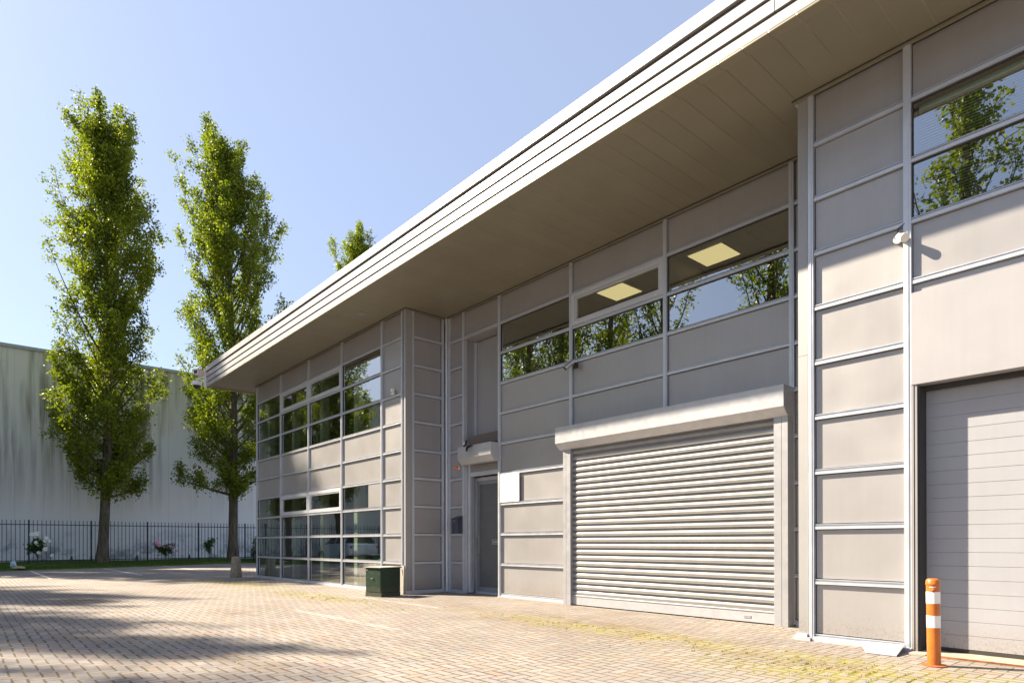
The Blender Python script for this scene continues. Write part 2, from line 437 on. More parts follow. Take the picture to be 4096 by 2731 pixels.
M['blind'] = simple('blind_slat', (0.72, 0.78, 0.72), 0.45, 0.2)

# ------------------------------------------------------------------ world, sun, camera
SUN = Vector((-1.7, -1.0, 1.57)).normalized()          # towards the sun
elev = math.asin(SUN.z); azim = math.atan2(SUN.x, SUN.y)
w = bpy.data.worlds.new('World'); SC.world = w; w.use_nodes = True
nt = w.node_tree; bg = nt.nodes['Background']
sky = nt.nodes.new('ShaderNodeTexSky'); sky.sky_type = 'NISHITA'; sky.sun_disc = False
sky.sun_elevation = elev; sky.sun_rotation = azim % (2 * math.pi)
sky.altitude = 0; sky.air_density = 1.0; sky.dust_density = 1.0; sky.ozone_density = 3.5
hz = nt.nodes.new('ShaderNodeMix'); hz.data_type = 'RGBA'; hz.inputs[0].default_value = 0.7
hz.inputs[7].default_value = (1.52, 1.70, 2.22, 1)
nt.links.new(sky.outputs[0], hz.inputs[6]); nt.links.new(hz.outputs[2], bg.inputs[0]); bg.inputs[1].default_value = 0.10
ld = bpy.data.lights.new('sun', 'SUN'); ld.energy = 5.0; ld.angle = R(0.75); ld.color = (1.0, 0.86, 0.66)
sun = bpy.data.objects.new('sun', ld); COL.objects.link(sun)
sun.rotation_euler = SUN.to_track_quat('Z', 'Y').to_euler(); sun.location = SUN * 60

yaw, pitch, roll = 0.8551, 0.0022, -0.0016
cy, sy_ = math.cos(yaw), math.sin(yaw)
fw = Vector((-sy_, cy, 0)); rt = Vector((cy, sy_, 0)); up = Vector((0, 0, 1))
cp, sp = math.cos(pitch), math.sin(pitch)
fw2 = cp * fw + sp * up; up2 = -sp * fw + cp * up
cr, sr = math.cos(roll), math.sin(roll)
rt3 = cr * rt + sr * up2; up3 = -sr * rt + cr * up2
cam = bpy.data.cameras.new('camera'); cam.sensor_width = 36; cam.lens = 2541.8 / 4096 * 36
cam.shift_y = 797.65 / 4096; cam.clip_end = 2000; cam.clip_start = 0.05
co = bpy.data.objects.new('camera', cam); COL.objects.link(co)
co.matrix_world = Matrix(((rt3.x, up3.x, -fw2.x, 0), (rt3.y, up3.y, -fw2.y, -7.0755), (rt3.z, up3.z, -fw2.z, 1.0326), (0, 0, 0, 1)))
SC.camera = co
SC.view_settings.view_transform = 'Standard'; SC.view_settings.look = 'None'; SC.view_settings.gamma = 1
SC.view_settings.exposure = 1.75
SC.cycles.max_bounces = 10; SC.cycles.transparent_max_bounces = 24; SC.cycles.diffuse_bounces = 5; SC.cycles.glossy_bounces = 5

# ------------------------------------------------------------------ ground
GZ = -0.05
g = MB(); g.add([(-400,-400,GZ),(400,-400,GZ),(400,400,GZ),(-400,400,GZ)], [(0,1,2,3)])
tag(g.build('ground', M['paving'], fixn=False), kind='structure')
# grass verge along the fence, a raised slightly uneven sheet
ys = np.linspace(-60, 26, 87)
def edge_x(y): return -33.55 - 0.36 * y + 0.12 * math.sin(y * 1.7) if y > -6.5 else -31.2 + 0.12 * math.sin(y * 1.7)
g = MB(); vs = []; fs = []
for i, y in enumerate(ys):
    e = edge_x(y)
    for k, f in enumerate((0.0, 0.03, 0.25, 0.5, 0.75, 1.0)):
        x = e + (-42.6 - e) * f
        z = GZ - 0.02 if k == 0 else (0.0 + 0.03 * math.sin(y * 0.9 + k * 2.1) + 0.015 * k)
        vs.append((x, y, z))
for i in range(len(ys) - 1):
    for k in range(5):
        a = i * 6 + k; fs.append((a, a + 6, a + 7, a + 1))
g.add(vs, fs, 0, True)
tag(g.build('verge', M['grass']), kind='structure')
# grass blades
rng = np.random.default_rng(3)
def blades(name, pts, h, wd, material, label, cat):
    n = len(pts); P = np.array(pts)
    az = rng.uniform(0, 2*np.pi, n); hh = h * rng.uniform(0.5, 1.3, n); ln = rng.uniform(-0.5, 0.5, (n, 2)) * hh[:, None]
    dx = np.cos(az) * wd; dy = np.sin(az) * wd
    v = np.zeros((n, 3, 3))
    v[:, 0] = P + np.stack([dx, dy, 0*dx], 1); v[:, 1] = P - np.stack([dx, dy, 0*dx], 1)
    v[:, 2] = P + np.stack([ln[:, 0], ln[:, 1], hh], 1)
    me = bpy.data.meshes.new(name); me.from_pydata(v.reshape(-1, 3).tolist(), [], [(3*i, 3*i+1, 3*i+2) for i in range(n)])
    a = me.attributes.new('tint', 'FLOAT', 'POINT'); a.data.foreach_set('value', np.repeat(rng.uniform(0, 1, n), 3).astype(np.float32))
    me.materials.append(material)
    o = bpy.data.objects.new(name, me); COL.objects.link(o)
    return tag(o, label, cat, kind='stuff')
M['blade'] = leafy('grass_blade', (0.03, 0.07, 0.008), (0.10, 0.16, 0.02), 0.3)
pts = []
while len(pts) < 26000:
    y = random.uniform(-9, 13); e = edge_x(y); x = random.uniform(-39.6, e + 0.05)
    if math.sin(x * 1.3) + math.sin(y * 0.8 + 2) < -1.3: continue
    pts.append((x, y, 0.0))
blades('grass', pts, 0.11, 0.012, M['blade'], 'short green grass on the verge in front of the dark railing fence', 'grass')
# moss tufts in the joints near the building
M['moss_blade'] = leafy('moss_blade', (0.16, 0.14, 0.02), (0.30, 0.26, 0.04), 0.3)
pts = []
def jpos(x, y): return (round(x / 0.106) * 0.106 + random.gauss(0, 0.006), y + random.gauss(0, 0.01), GZ)
for (cx, cyy, sx, syy, n) in ((-12.2, -1.65, 1.1, 0.18, 900), (-5.0, -1.05, 1.5, 0.14, 700), (-1.9, -1.5, 0.7, 0.28, 900), (-3.0, -1.5, 0.8, 0.2, 350)):
    for i in range(n // 6):
        bx, by = random.gauss(cx, sx), random.gauss(cyy, syy)
        for q in range(6):
            a, b, c = jpos(bx, by); pts.append((a, b + random.gauss(0, 0.015), c))
blades('moss', pts, 0.014, 0.004, M['moss_blade'], 'yellow green moss tufts growing between the paving setts', 'moss')
# fallen leaves and grit
M['litter'] = leafy('leaf_litter', (0.13, 0.08, 0.04), (0.55, 0.50, 0.38), 0.1)
vs = []; fs = []; tn = []
for i in range(900):
    if i < 380: x = random.uniform(-11, 0.2); y = random.uniform(-6.4, -0.2)
    elif i < 620: x = random.uniform(-7.6, -3.7); y = random.gauss(0.78, 0.05)
    elif i < 700: x = random.uniform(-2.1, 0.4); y = random.gauss(0.05, 0.05)
    else: x = random.uniform(-24, -9); y = random.uniform(-5, -0.4)
    s_ = random.uniform(0.006, 0.016); a = random.uniform(0, 6.28); b = len(vs)
    for k, (u, v_) in enumerate(((1, 0), (0, 0.6), (-1, 0), (0, -0.6))):
        vs.append((x + s_ * (u * math.cos(a) - v_ * math.sin(a)), y + s_ * (u * math.sin(a) + v_ * math.cos(a)), GZ + 0.004 + (0.004 if k % 2 else random.uniform(0, 0.008))))
        tn.append(0)
    t_ = random.random(); tn[-4:] = [t_] * 4
    fs.append((b, b+1, b+2, b+3))
me = bpy.data.meshes.new('leaf_litter'); me.from_pydata(vs, [], fs); me.materials.append(M['litter'])
a_ = me.attributes.new('tint', 'FLOAT', 'POINT'); a_.data.foreach_set('value', tn)
o = bpy.data.objects.new('leaf_litter', me); COL.objects.link(o)
tag(o, 'scattered dry leaf bits and grit on the brick paving', 'leaf litter', kind='stuff')
# dashed parking bay lines (white setts)
def bay(x0, x1, y, label):
    g = MB(); x = x0; k = 0
    while x < x1:
        g.add([(x, y - 0.05, GZ + 0.004), (x + 0.21, y - 0.05, GZ + 0.004), (x + 0.21, y + 0.05, GZ + 0.004), (x, y + 0.05, GZ + 0.004)], [(0, 1, 2, 3)])
        x += 0.318; k += 1
    return tag(g.build('parking_line', M['paint_line'], fixn=False), kind='structure')
bay(-31.0, -24.0, -4.98, None); bay(-32.0, -24.6, -2.42, None); bay(-33.2, -25.9, 0.12, None); bay(-34.2, -26.4, 2.7, None)

# ------------------------------------------------------------------ the office building
BLD = empty('office_building', (-10, 4, GZ), 'long two storey grey panel building with deep roof overhang and roller shutter', 'building')
BLD_off = Vector((-10, 4, GZ))
def bb(mb, name, mt, parent=None, bevel=0.0, fixn=True):
    o = mb.build(name, mt, None, bevel, fixn)
    o.parent = parent if parent is not None else BLD
    base = Vector((0, 0, 0)) if parent is not None else -BLD_off
    o.location = base if parent is None else (0, 0, 0)
    return o
def rz_(r): return 0.6 * (10 - r)                       # height of transom line r (0 = soffit)

def panel(x0, x1, z0, z1, Y, mt=None, t=0.03, gap=0.009):
    g = MB(); g.box(x0 + gap, x1 - gap, Y, Y + t, z0 + gap, z1 - gap)
    return bb(g, 'panel', mt or M['panel'])
def panel_x(y0, y1, z0, z1, X, gap=0.009):
    g = MB(); g.box(X - 0.03, X, y0 + gap, y1 - gap, z0 + gap, z1 - gap)
    return bb(g, 'panel', M['panel'])
PW = 0.032                                               # half mullion width
def mull(x, Y, z0=-0.04, z1=5.965, w_=PW, d=0.05, mt=None):
    g = MB(); g.box(x - w_, x + w_, Y, Y + d + 0.03, z0, z1)
    g.box(x - w_ * 0.35, x + w_ * 0.35, Y - 0.006, Y - 0.0005, z0, z1 - 0.002)
    return bb(g, 'mullion', mt or M['alu'])
def rail_seg(g, x0, x1, z, Y):
    """one transom between two mullions: lower band, groove, thin upper lip"""
    g.box(x0, x1, Y + 0.009, Y + 0.07, z - 0.028, z + 0.002)
    g.box(x0, x1, Y + 0.026, Y + 0.07, z + 0.0025, z + 0.020)
    g.box(x0, x1, Y + 0.012, Y + 0.07, z + 0.0205, z + 0.027)

def window(x0, x1, z0, z1, Y, sash=False, depth=0.05):
    """x0..x1 clear opening between mullions; pane recessed; sash = wide white opening frame"""
    g = MB()
    if sash:
        f = 0.065; yf = Y - 0.004
        g.box(x0, x1, yf, yf + 0.06, z1 - f, z1); g.box(x0, x1, yf, yf + 0.06, z0, z0 + f)
        g.box(x0, x0 + f, yf, yf + 0.06, z0 + f, z1 - f); g.box(x1 - f, x1, yf, yf + 0.06, z0 + f, z1 - f)
        f2 = f + 0.028; y2 = yf + 0.012
        g.box(x0 + f + .004, x1 - f - .004, y2, y2 + 0.05, z1 - f2, z1 - f - .004); g.box(x0 + f + .004, x1 - f - .004, y2, y2 + 0.05, z0 + f + .004, z0 + f2)
        g.box(x0 + f + .004, x0 + f2, y2, y2 + 0.05, z0 + f2, z1 - f2); g.box(x1 - f2, x1 - f - .004, y2, y2 + 0.05, z0 + f2, z1 - f2)
        fr = bb(g, 'window', M['frame_white'], None, 0.003); e = f2; yp = y2 + 0.03
        h = MB()
        for hx in (x0 + 0.13, x1 - 0.13): h.tube([(hx - 0.02, yf - 0.004, z0 + 0.02), (hx + 0.02, yf - 0.004, z0 + 0.02)], 0.008, 8)
        bb(h, 'hinge', M['white_plastic'], fr)
    else:
        f = 0.014; yf = Y + 0.03
        g.box(x0, x1, yf, yf + 0.03, z1 - f, z1); g.box(x0, x1, yf, yf + 0.03, z0, z0 + f)
        g.box(x0, x0 + f, yf, yf + 0.03, z0 + f, z1 - f); g.box(x1 - f, x1, yf, yf + 0.03, z0 + f, z1 - f)
        fr = bb(g, 'window', M['dark']); e = f; yp = yf + 0.012
    p = MB(); a, b, c, d = x0 + e - 0.003, x1 - e + 0.003, z0 + e - 0.003, z1 - e + 0.003
    p.add([(a, yp, c), (b, yp, c), (b, yp, d), (a, yp, d)], [(0, 1, 2, 3)])
    bb(p, 'pane', M['glass'], fr, fixn=False)
    return fr

def transoms(bays, Y, r, skip=()):
    if Y < 0.5 and bays[0][0] < -15: bays = list(bays)
    g = MB(); first = True
    for (x0, x1) in bays:
        if not (Y < 0.5 and x0 < -11): g = MB()
        rail_seg(g, x0 + PW, x1 - PW, rz_(r) + 0.0, Y)
        if not (Y < 0.5 and x0 < -11): bb(g, 'transom', M['alu'])
    if Y < 0.5 and bays[0][0] < -11: bb(g, 'transom', M['alu'])

# ---- wing A (front plane Y = 0)
AX = [-20.43, -18.463, -16.497, -14.53, -12.563, -11.70]
aspec = {}
for b in range(4):
    for r in range(10):
        if r in (1, 2, 3): aspec[b, r] = 'w'
        elif r >= 6: aspec[b, r] = 'w'
        else: aspec[b, r] = 'p'
for b in (1, 2):
    aspec[b, 1] = 's'; aspec[b, 6] = 's'
for r in range(10): aspec[4, r] = 'p'
YA = 0.0
for (b, r), k in aspec.items():
    x0, x1 = AX[b] + PW, AX[b+1] - PW
    z1 = (rz_(r) - 0.028) if r > 0 else 5.955
    z0 = rz_(r + 1) + 0.027
    if k == 'p': panel(x0, x1, z0, z1, YA + 0.046)
    elif (b, r) == (3, 6):
        window(x0, -13.20, z0, z1, YA); panel(-13.20, x1, z0, z1, YA + 0.02)
    else: window(x0, x1, z0, z1, YA, k == 's')
for i, x in enumerate(AX): mull(x, YA, w_=PW if i < 5 else 0.026)
for r in range(1, 11):
    transoms([(AX[i], AX[i+1]) for i in range(5)], YA, r)
# base sill strips
g = MB(); g.box(-20.55, -11.60, -0.03, 0.12, GZ, GZ + 0.028); g.box(-20.50, -11.62, -0.012, 0.12, GZ + 0.029, -0.03)
bb(g, 'base_sill', M['alu'])
# corner pilaster of wing A
g = MB(); g.box(-11.665, -11.545, 0.03, 0.15, -0.03, 5.955)
bb(g, 'pilaster', M['pilaster'])
g = MB(); g.box(-11.60, -11.548, 0.0, 0.029, -0.03, 3.30); g.box(-11.60, -11.548, 0.0, 0.029, 3.303, 5.955)
bb(g, 'corner_strip', M['fascia'])
g = MB(); g.box(-11.68, -11.52, -0.03, 0.20, GZ, 0.02); bb(g, 'pilaster_foot', M['alu'])
# ---- return wall of wing A, facing +X, from Y=.06 to 1.03
XR = -11.42
XR = -11.535
g = MB()
for r in range(10):
    z1 = (rz_(r) - 0.028) if r > 0 else 5.955
    panel_x(0.225, 0.905, rz_(r+1) + 0.027, z1, XR - 0.03)
for r in range(1, 11):
    g = MB(); z = rz_(r); g.box(XR - 0.07, XR - 0.008, 0.215, 0.915, z - 0.028, z + 0.026)
    bb(g, 'transom', M['alu'])
g = MB(); g.box(XR - 0.08, XR, 0.155, 0.213, -0.04, 5.96); g.box(XR - 0.08, XR, 0.917, 0.985, -0.04, 5.96); bb(g, 'corner_mullion', M['alu'])
g = MB(); g.tube([(XR + 0.04, 1.02, -0.04), (XR + 0.04, 1.02, 5.95)], 0.033, 14); bb(g, 'downpipe', M['alu'])
g = MB(); g.box(XR - 0.1, XR + 0.02, 0.06, 1.0, GZ, -0.028); bb(g, 'base_sill', M['alu'])

# ---- recessed wall B (Y = 1.028)
YB = 1.028
BX = [-11.17, -10.904, -9.715, -7.747, -5.769, -3.818, -3.30]
BX[0] = -11.424
def zone(b, rs, Y=YB, kind='p', xs=None):
    x0, x1 = (xs or (BX[b] + PW, BX[b+1] - PW))
    for r in rs:
        z1 = (rz_(r) - 0.028) if r > 0 else 5.955
        z0 = rz_(r + 1) + 0.027
        if kind == 'p': panel(x0, x1, z0, z1, Y + 0.046)
        else: window(x0, x1, z0, z1, Y, kind == 's')
zone(0, range(10)); zone(1, [0]); zone(2, [0, 3, 4, 5, 6, 7, 8, 9]); zone(2, [1, 2], kind='w')
zone(3, [0, 3, 4, 5]); zone(3, [1], kind='s'); zone(3, [2], kind='w'); zone(4, [0, 3, 4, 5]); zone(4, [1, 2], kind='w')
zone(5, range(10))
mull(BX[0], YB); mull(BX[1], YB); mull(BX[2], YB)
mull(BX[3], YB, z0=2.6); mull(BX[4], YB, z0=2.6); mull(BX[5], YB)
for r in range(1, 11):
    bays = [(BX[0], BX[1])]
    if r == 1: bays.append((BX[1], BX[2]))
    if r <= 5: bays += [(BX[2], BX[3]), (BX[3], BX[4]), (BX[4], BX[5])]
    elif r == 6: bays += [(BX[2], BX[3])]
    else: bays += [(BX[2], -7.80)]
    bays.append((BX[5], BX[6]))
    transoms(bays, YB, r)
g = MB(); g.box(-9.75, -7.82, YB - 0.012, YB + 0.1, GZ, -0.03); g.box(-11.46, -10.88, YB - 0.01, YB + 0.1, GZ, -0.03); g.box(-3.76, -3.2, YB - 0.01, YB + 0.1, GZ, -0.03)
bb(g, 'base_sill', M['alu'])
# door recess
YD = 1.33
g = MB(); g.box(-10.90, -10.868, YB + 0.082, YD + 0.10, -0.04, 5.37)
g.box(-9.76, -9.735, YB + 0.08, YD + 0.10, -0.04, 5.37)
g.box(-10.867, -9.761, YB + 0.03, YD + 0.10, 5.345, 5.370)
bb(g, 'recess_lining', M['panel'])
g = MB(); g.box(-10.868, -10.80, YD - 0.03, YD + 0.05, 2.62, 5.34); bb(g, 'mullion', M['alu'])
panel(-10.80, -9.76, 2.62, 5.34, YD + 0.01)
# door leaf > frame, letter slot, handle
g = MB(); x0, x1, zt = -10.80, -9.77, 2.34
g.box(x0, x0 + 0.07, YD, YD + 0.06, 0.0, zt); g.box(x1 - 0.06, x1, YD, YD + 0.06, 0.0, zt)
g.box(x0 + 0.07, x1 - 0.06, YD, YD + 0.06, zt - 0.07, zt); g.box(x0 + 0.07, x1 - 0.06, YD, YD + 0.06, 0.0, 0.09)
door = bb(g, 'door', M['door_frame'], None, 0.003)
g = MB(); g.box(x0 + 0.07, x1 - 0.06, YD + 0.015, YD + 0.05, 0.09, zt - 0.07); bb(g, 'door_panel', M['door_grey'], door)
g = MB(); g.box(-10.30, -9.90, YD - 0.002, YD + 0.012, 0.99, 1.005); g.box(-10.30, -9.90, YD - 0.002, YD + 0.012, 1.085, 1.10)
g.box(-10.30, -10.275, YD - 0.002, YD + 0.012, 1.005, 1.085); g.box(-9.925, -9.90, YD - 0.002, YD + 0.012, 1.005, 1.085)
g.box(-10.262, -9.94, YD + 0.001, YD + 0.014, 1.02, 1.068)
bb(g, 'letter_slot', M['steel'], door)
g = MB(); g.box(-10.79, -10.755, YD - 0.012, YD, 0.80, 1.18); g.tube([(-10.77, YD - 0.012, 1.07), (-10.77, YD - 0.06, 1.07)], 0.011, 10)
g.lathe([(0.001, -0.022), (0.026, -0.014), (0.03, 0), (0.026, 0.014), (0.001, 0.022)], 14, M=Matrix.Translation((-10.77, YD - 0.07, 1.07)) @ Matrix.Rotation(R(90), 4, 'X'))
bb(g, 'door_handle', M['steel'], door)
g = MB(); g.box(-10.868, -10.81, YD - 0.02, YD + 0.06, -0.03, 2.42); g.box(-10.81, -9.76, YD - 0.02, YD + 0.06, 2.345, 2.42)
g.box(-10.81, -9.76, YD - 0.06, YD + 0.06, GZ, -0.004)
bb(g, 'door_frame', M['alu'])
# small shutter over the door: housing, guides, half-hidden curtain with bottom bar
g = MB(); prof = [(0.805, 2.78), (0.805, 3.02), (YB + 0.02, 3.02), (YB + 0.02, 2.66), (0.90, 2.66)]
g.prism(prof, -10.80, -9.70, 'x'); ds = bb(g, 'door_shutter', M['galv'], None, 0.0015)
g = MB(); g.box(-10.868, -10.79, YB + 0.10, YB + 0.16, -0.03, 2.68); g.box(-10.865, -10.80, YB + 0.175, YB + 0.20, -0.03, 2.68); bb(g, 'guide_rail', M['alu'], ds)
g = MB(); g.box(-9.80, -9.76, YB + 0.10, YB + 0.20, -0.03, 2.68); bb(g, 'guide_rail', M['alu'], ds)
g = MB()
for k in range(4): g.box(-10.79, -9.80, YB + 0.12 + 0.004 * (k % 2), YB + 0.15, 2.52 + 0.05 * k, 2.567 + 0.05 * k)
bb(g, 'curtain', M['shutter'], ds)
g = MB(); g.box(-10.79, -9.80, YB + 0.105, YB + 0.155, 2.43, 2.517); bb(g, 'bottom_bar', M['alu'], ds, 0.004)

# ---- big roller shutter
M['guide'] = simple('guide_metal', (0.38, 0.385, 0.41), 0.4, 0.4, 0.06, 5, rvar=0.05)
sx0, sx1 = -7.80, -3.80; YS = 0.94
g = MB(); prof = [(0.745, 2.745), (0.745, 3.02), (YB + 0.03, 3.02), (YB + 0.03, 2.64), (0.86, 2.64)]
g.prism(prof, -7.85, -3.785, 'x'); SH = bb(g, 'roller_shutter', M['galv'], None, 0.002)
def guide(xa, xb, s):
    g = MB()
    mid = xa + (xb - xa) * (0.55 if s > 0 else 0.42)
    g.box(xa, mid - 0.002, 0.865, YB + 0.03, GZ, 2.65); g.box(mid + 0.002, xb, 0.865, YB + 0.03, GZ, 2.65)
    g.box(xa + 0.01, xb - 0.01, 0.875, YB + 0.03, GZ, 2.648)
    return bb(g, 'guide_rail', M['guide'], SH, 0.002)
guide(-7.775, -7.60, -1); guide(-3.975, -3.79, 1)
# curtain of curved slats
g = MB(); pitch_ = 0.1005; z = 0.135; n = 0
prof = []
while z < 2.66:
    # one slat: flat outward lip then a convex bulge back
    for (dz, dy) in ((0.0, -0.008), (0.002, -0.022), (0.008, -0.023), (0.010, -0.015), (0.022, -0.019), (0.038, -0.022), (0.054, -0.018), (0.066, -0.008), (0.072, 0.010), (0.098, 0.016), (0.0995, 0.016)):
        prof.append((z + dz, YS + dy))
    z += pitch_
vs = []; fs = []
for (zz, yy) in prof: vs += [(-7.61, yy, zz), (-3.97, yy, zz)]
for i in range(len(prof) - 1): fs.append((2*i, 2*i+1, 2*i+3, 2*i+2))
g.add(vs, fs); g.box(-7.6, -3.98, YS + 0.02, YS + 0.04, 0.0, 2.66)
bb(g, 'curtain', M['shutter'], SH, fixn=False)
g = MB(); g.box(-7.61, -3.965, YS - 0.02, YS + 0.015, -0.035, 0.105); g.box(-7.61, -3.965, YS - 0.028, YS + 0.012, 0.108, 0.131)
bb(g, 'bottom_bar', M['galv'], SH, 0.004)
g = MB(); g.box(-4.42, -4.32, YS - 0.026, YS - 0.0195, 0.015, 0.05); bb(g, 'type_plate', M['steel'], SH)

# ---- wing C (front plane Y = 0)
CX = [-3.118, -2.172, 1.80, 3.77]
g = MB(); g.box(-3.262, -3.155, 0.012, 0.30, -0.02, 3.10); g.box(-3.262, -3.155, 0.014, 0.30, 3.104, 5.955); bb(g, 'pilaster', M['pilaster'])
g = MB(); g.box(-3.30, -3.11, -0.05, 0.30, GZ, -0.012); g.box(-3.28, -3.155, -0.025, 0.30, -0.011, 0.02); bb(g, 'pilaster_foot', M['alu'])
g = MB(); g.box(-3.30, -3.13, -0.02, 0.2, 5.94, 5.962); bb(g, 'edge_trim', M['alu'])
mull(CX[0], 0.0, w_=0.028)
mull(CX[1], 0.0, w_=0.034)
for x in CX[2:]: mull(x, 0.0)
def zc(b, rs, kind='p', mt=None):
    for r in rs:
        z1 = (rz_(r) - 0.028) if r > 0 else 5.955
        z0 = rz_(r + 1) + 0.027
        x0, x1 = CX[b] + PW, CX[b+1] - PW
        if kind == 'p': panel(x0, x1, z0, z1, 0.046)
        else: window(x0, x1, z0, z1, 0.0)
zc(0, range(10))
for r in (0, 3): zc(1, [r])
CXm = -0.186
for r in (1, 2):
    z1 = rz_(r) - 0.028; z0 = rz_(r+1) + 0.027
    window(CX[1] + PW, CXm - PW, z0, z1, 0.0); window(CXm + PW, CX[2] - PW, z0, z1, 0.0)
mull(CXm, 0.0, z0=4.2, z1=5.4)
zc(2, range(10))
for r in range(1, 11):
    bays = [(CX[0], CX[1])]
    if r <= 4: bays.append((CX[1], CX[2]))
    bays += [(CX[2], CX[3])]
    transoms(bays, 0.0, r)
panel(CX[1] + PW, CX[2] - PW, 3.47, 3.573, 0.046)
g = MB(); g.box(-2.138, 1.77, -0.012, 0.19, 2.572, 3.475); bb(g, 'lintel_panel', M['panel_white'], None, 0.003)
# base rail of wing C
g = MB(); g.box(-3.10, -2.14, -0.03, 0.10, GZ, -0.012); g.box(-3.09, -2.20, -0.012, 0.1, -0.011, 0.0); bb(g, 'base_sill', M['alu'])
# garage door (sectional) in a deep reveal
YG = 0.215
g = MB(); g.box(-2.138, -2.118, -0.006, 0.19, -0.04, 2.57); g.box(-2.112, -2.09, 0.0, 0.19, -0.04, 2.57)
g.box(1.72, 1.75, -0.006, 0.19, -0.04, 2.57); bb(g, 'garage_jamb', M['panel'])
g = MB(); g.box(-2.09, -2.072, 0.02, 0.24, -0.04, 2.55); g.box(-2.09, 1.72, 0.12, 0.205, 2.53, 2.57); bb(g, 'door_seal', M['dark'])
g = MB(); z = 0.0; k = 0
vs = []; fs = []; prof = []
hh = 0.133
while z < 2.56:
    top = min(z + hh, 2.57)
    prof += [(z + 0.001, YG + 0.004), (z + 0.003, YG), (top - 0.003, YG), (top - 0.001, YG + 0.004)]
    z += hh
for (zz, yy) in prof: vs += [(-2.085, yy, zz), (1.72, yy, zz)]
for i in range(len(prof) - 1): fs.append((2*i, 2*i+1, 2*i+3, 2*i+2))
g.add(vs, fs); g.box(-2.085, 1.72, YG + 0.012, YG + 0.05, 0.0, 2.57)
M['garage'] = panel_mat('garage_door_paint', (0.34, 0.345, 0.375), 0.12, 0.45)
gd = bb(g, 'garage_door', M['garage'], None, fixn=False)
g = MB(); g.box(-2.08, 1.72, YG + 0.002, YG + 0.05, -0.035, -0.002); bb(g, 'bottom_seal', M['dark'], gd)
M['threshold'] = simple('threshold_concrete', (0.36, 0.30, 0.24), 0.9, 0, 0.25, 9, bump=0.5)
g = MB(); g.box(-2.13, 1.75, -0.14, YG + 0.1, GZ - 0.02, GZ + 0.012); bb(g, 'threshold', M['threshold'], None, 0.004)
M['rust'] = simple('rusty_edge_strip', (0.24, 0.09, 0.03), 0.8, 0.2, 0.4, 9)
g = MB(); g.box(-1.98, 1.75, -0.165, -0.142, GZ - 0.02, GZ + 0.016); bb(g, 'edge_strip', M['rust'])
# folded metal kick plate at the foot of wing C
g = MB(); P_ = [(-2.61, -0.034, 0.012), (-2.19, -0.034, 0.022), (-2.14, -0.42, GZ + 0.016), (-2.41, -0.42, GZ + 0.016)]
Q_ = [(x, y, z - 0.012) for (x, y, z) in P_]
g.add(P_ + Q_, [(0,1,2,3),(7,6,5,4),(0,4,5,1),(1,5,6,2),(2,6,7,3),(3,7,4,0)])
bb(g, 'kick_plate', M['galv'], None, 0.002)

# ---- solid walls behind everything, rooms, roof
g = MB()
g.box(-20.40, -11.67, 0.085, 0.12, 3.05 - 0.62, 3.573)        # spandrel backing wing A
g.box(-20.40, -11.67, 0.085, 0.12, 5.43, 5.95)
g.box(-12.53, -11.67, 0.086, 0.119, -0.04, 5.43)
g.box(-11.66, -11.60, 0.16, 1.0, -0.04, 5.95)
g.box(-11.60, -10.91, YB + 0.085, YB + 0.12, -0.04, 5.95)
g.box(-10.92, -9.70, YD + 0.085, YD + 0.12, 2.44, 5.40)
g.box(-11.44, -3.2, YB + 0.086, YB + 0.119, 5.43, 5.95)
g.box(-9.70, -3.2, YB + 0.085, YB + 0.12, 3.0, 4.17)
g.box(-9.70, -7.62, YB + 0.086, YB + 0.119, -0.04, 3.0); g.box(-3.97, -3.2, YB + 0.086, YB + 0.119, -0.04, 3.0); g.box(-3.80, -3.2, YB + 0.087, YB + 0.118, 4.17, 5.43)
g.box(-3.24, -2.10, 0.085, 0.12, -0.04, 5.95); g.box(-2.10, 3.77, 0.085, 0.12, 3.48, 4.17); g.box(-2.10, 3.77, 0.086, 0.119, 5.43, 5.95); g.box(1.76, 3.77, 0.087, 0.118, -0.04, 3.48); g.box(1.80, 3.77, 0.088, 0.117, 4.17, 5.43)
g.box(-3.24, -3.205, 0.12, YB + 0.08, -0.04, 5.95)
bb(g, 'core_wall', M['backing'])
g = MB(); g.box(-20.47, -20.40, 0.10, 14.0, GZ, 5.95); bb(g, 'end_wall', M['panel'])
g = MB(); g.box(-20.40, 3.77, 13.9, 14.0, GZ, 5.95); g.box(3.77, 3.83, 0.1, 14.0, GZ, 5.95); bb(g, 'rear_wall', M['panel'])
g = MB(); g.box(-20.39, -11.68, 0.13, 6.5, -0.04, -0.01); g.box(-20.39, -11.68, 0.13, 6.5, 2.45, 3.0)
g.box(-11.2, -3.26, YB + 0.13, 6.5, 3.1, 3.3); g.box(-3.19, 3.76, 0.13, 6.5, 3.3, 3.5)
bb(g, 'floor_slab', M['room_floor'])
g = MB(); g.box(-20.39, -11.37, 6.5, 6.6, -0.01, 5.45); g.box(-11.58, -11.50, 1.16, 6.5, -0.01, 5.45); g.box(-16.6, -16.5, 1.6, 6.5, -0.01, 2.44); g.box(-14.7, -14.6, 2.4, 6.5, 3.01, 5.44)
bb(g, 'room_wall', M['room_wall'])
g = MB(); g.box(-11.36, 3.76, 6.5, 6.6, 3.3, 5.45); g.box(-9.70, -9.66, YB + 0.13, 6.5, 3.31, 5.44); g.box(-5.80, -5.74, YB + 0.13, 6.5, 3.31, 5.44); g.box(-3.25, -3.19, 0.13, 6.5, 3.51, 5.44)
g.box(-7.76, -7.72, 2.4, 6.5, 3.31, 5.44)
bb(g, 'room_wall', M['room_dark'])
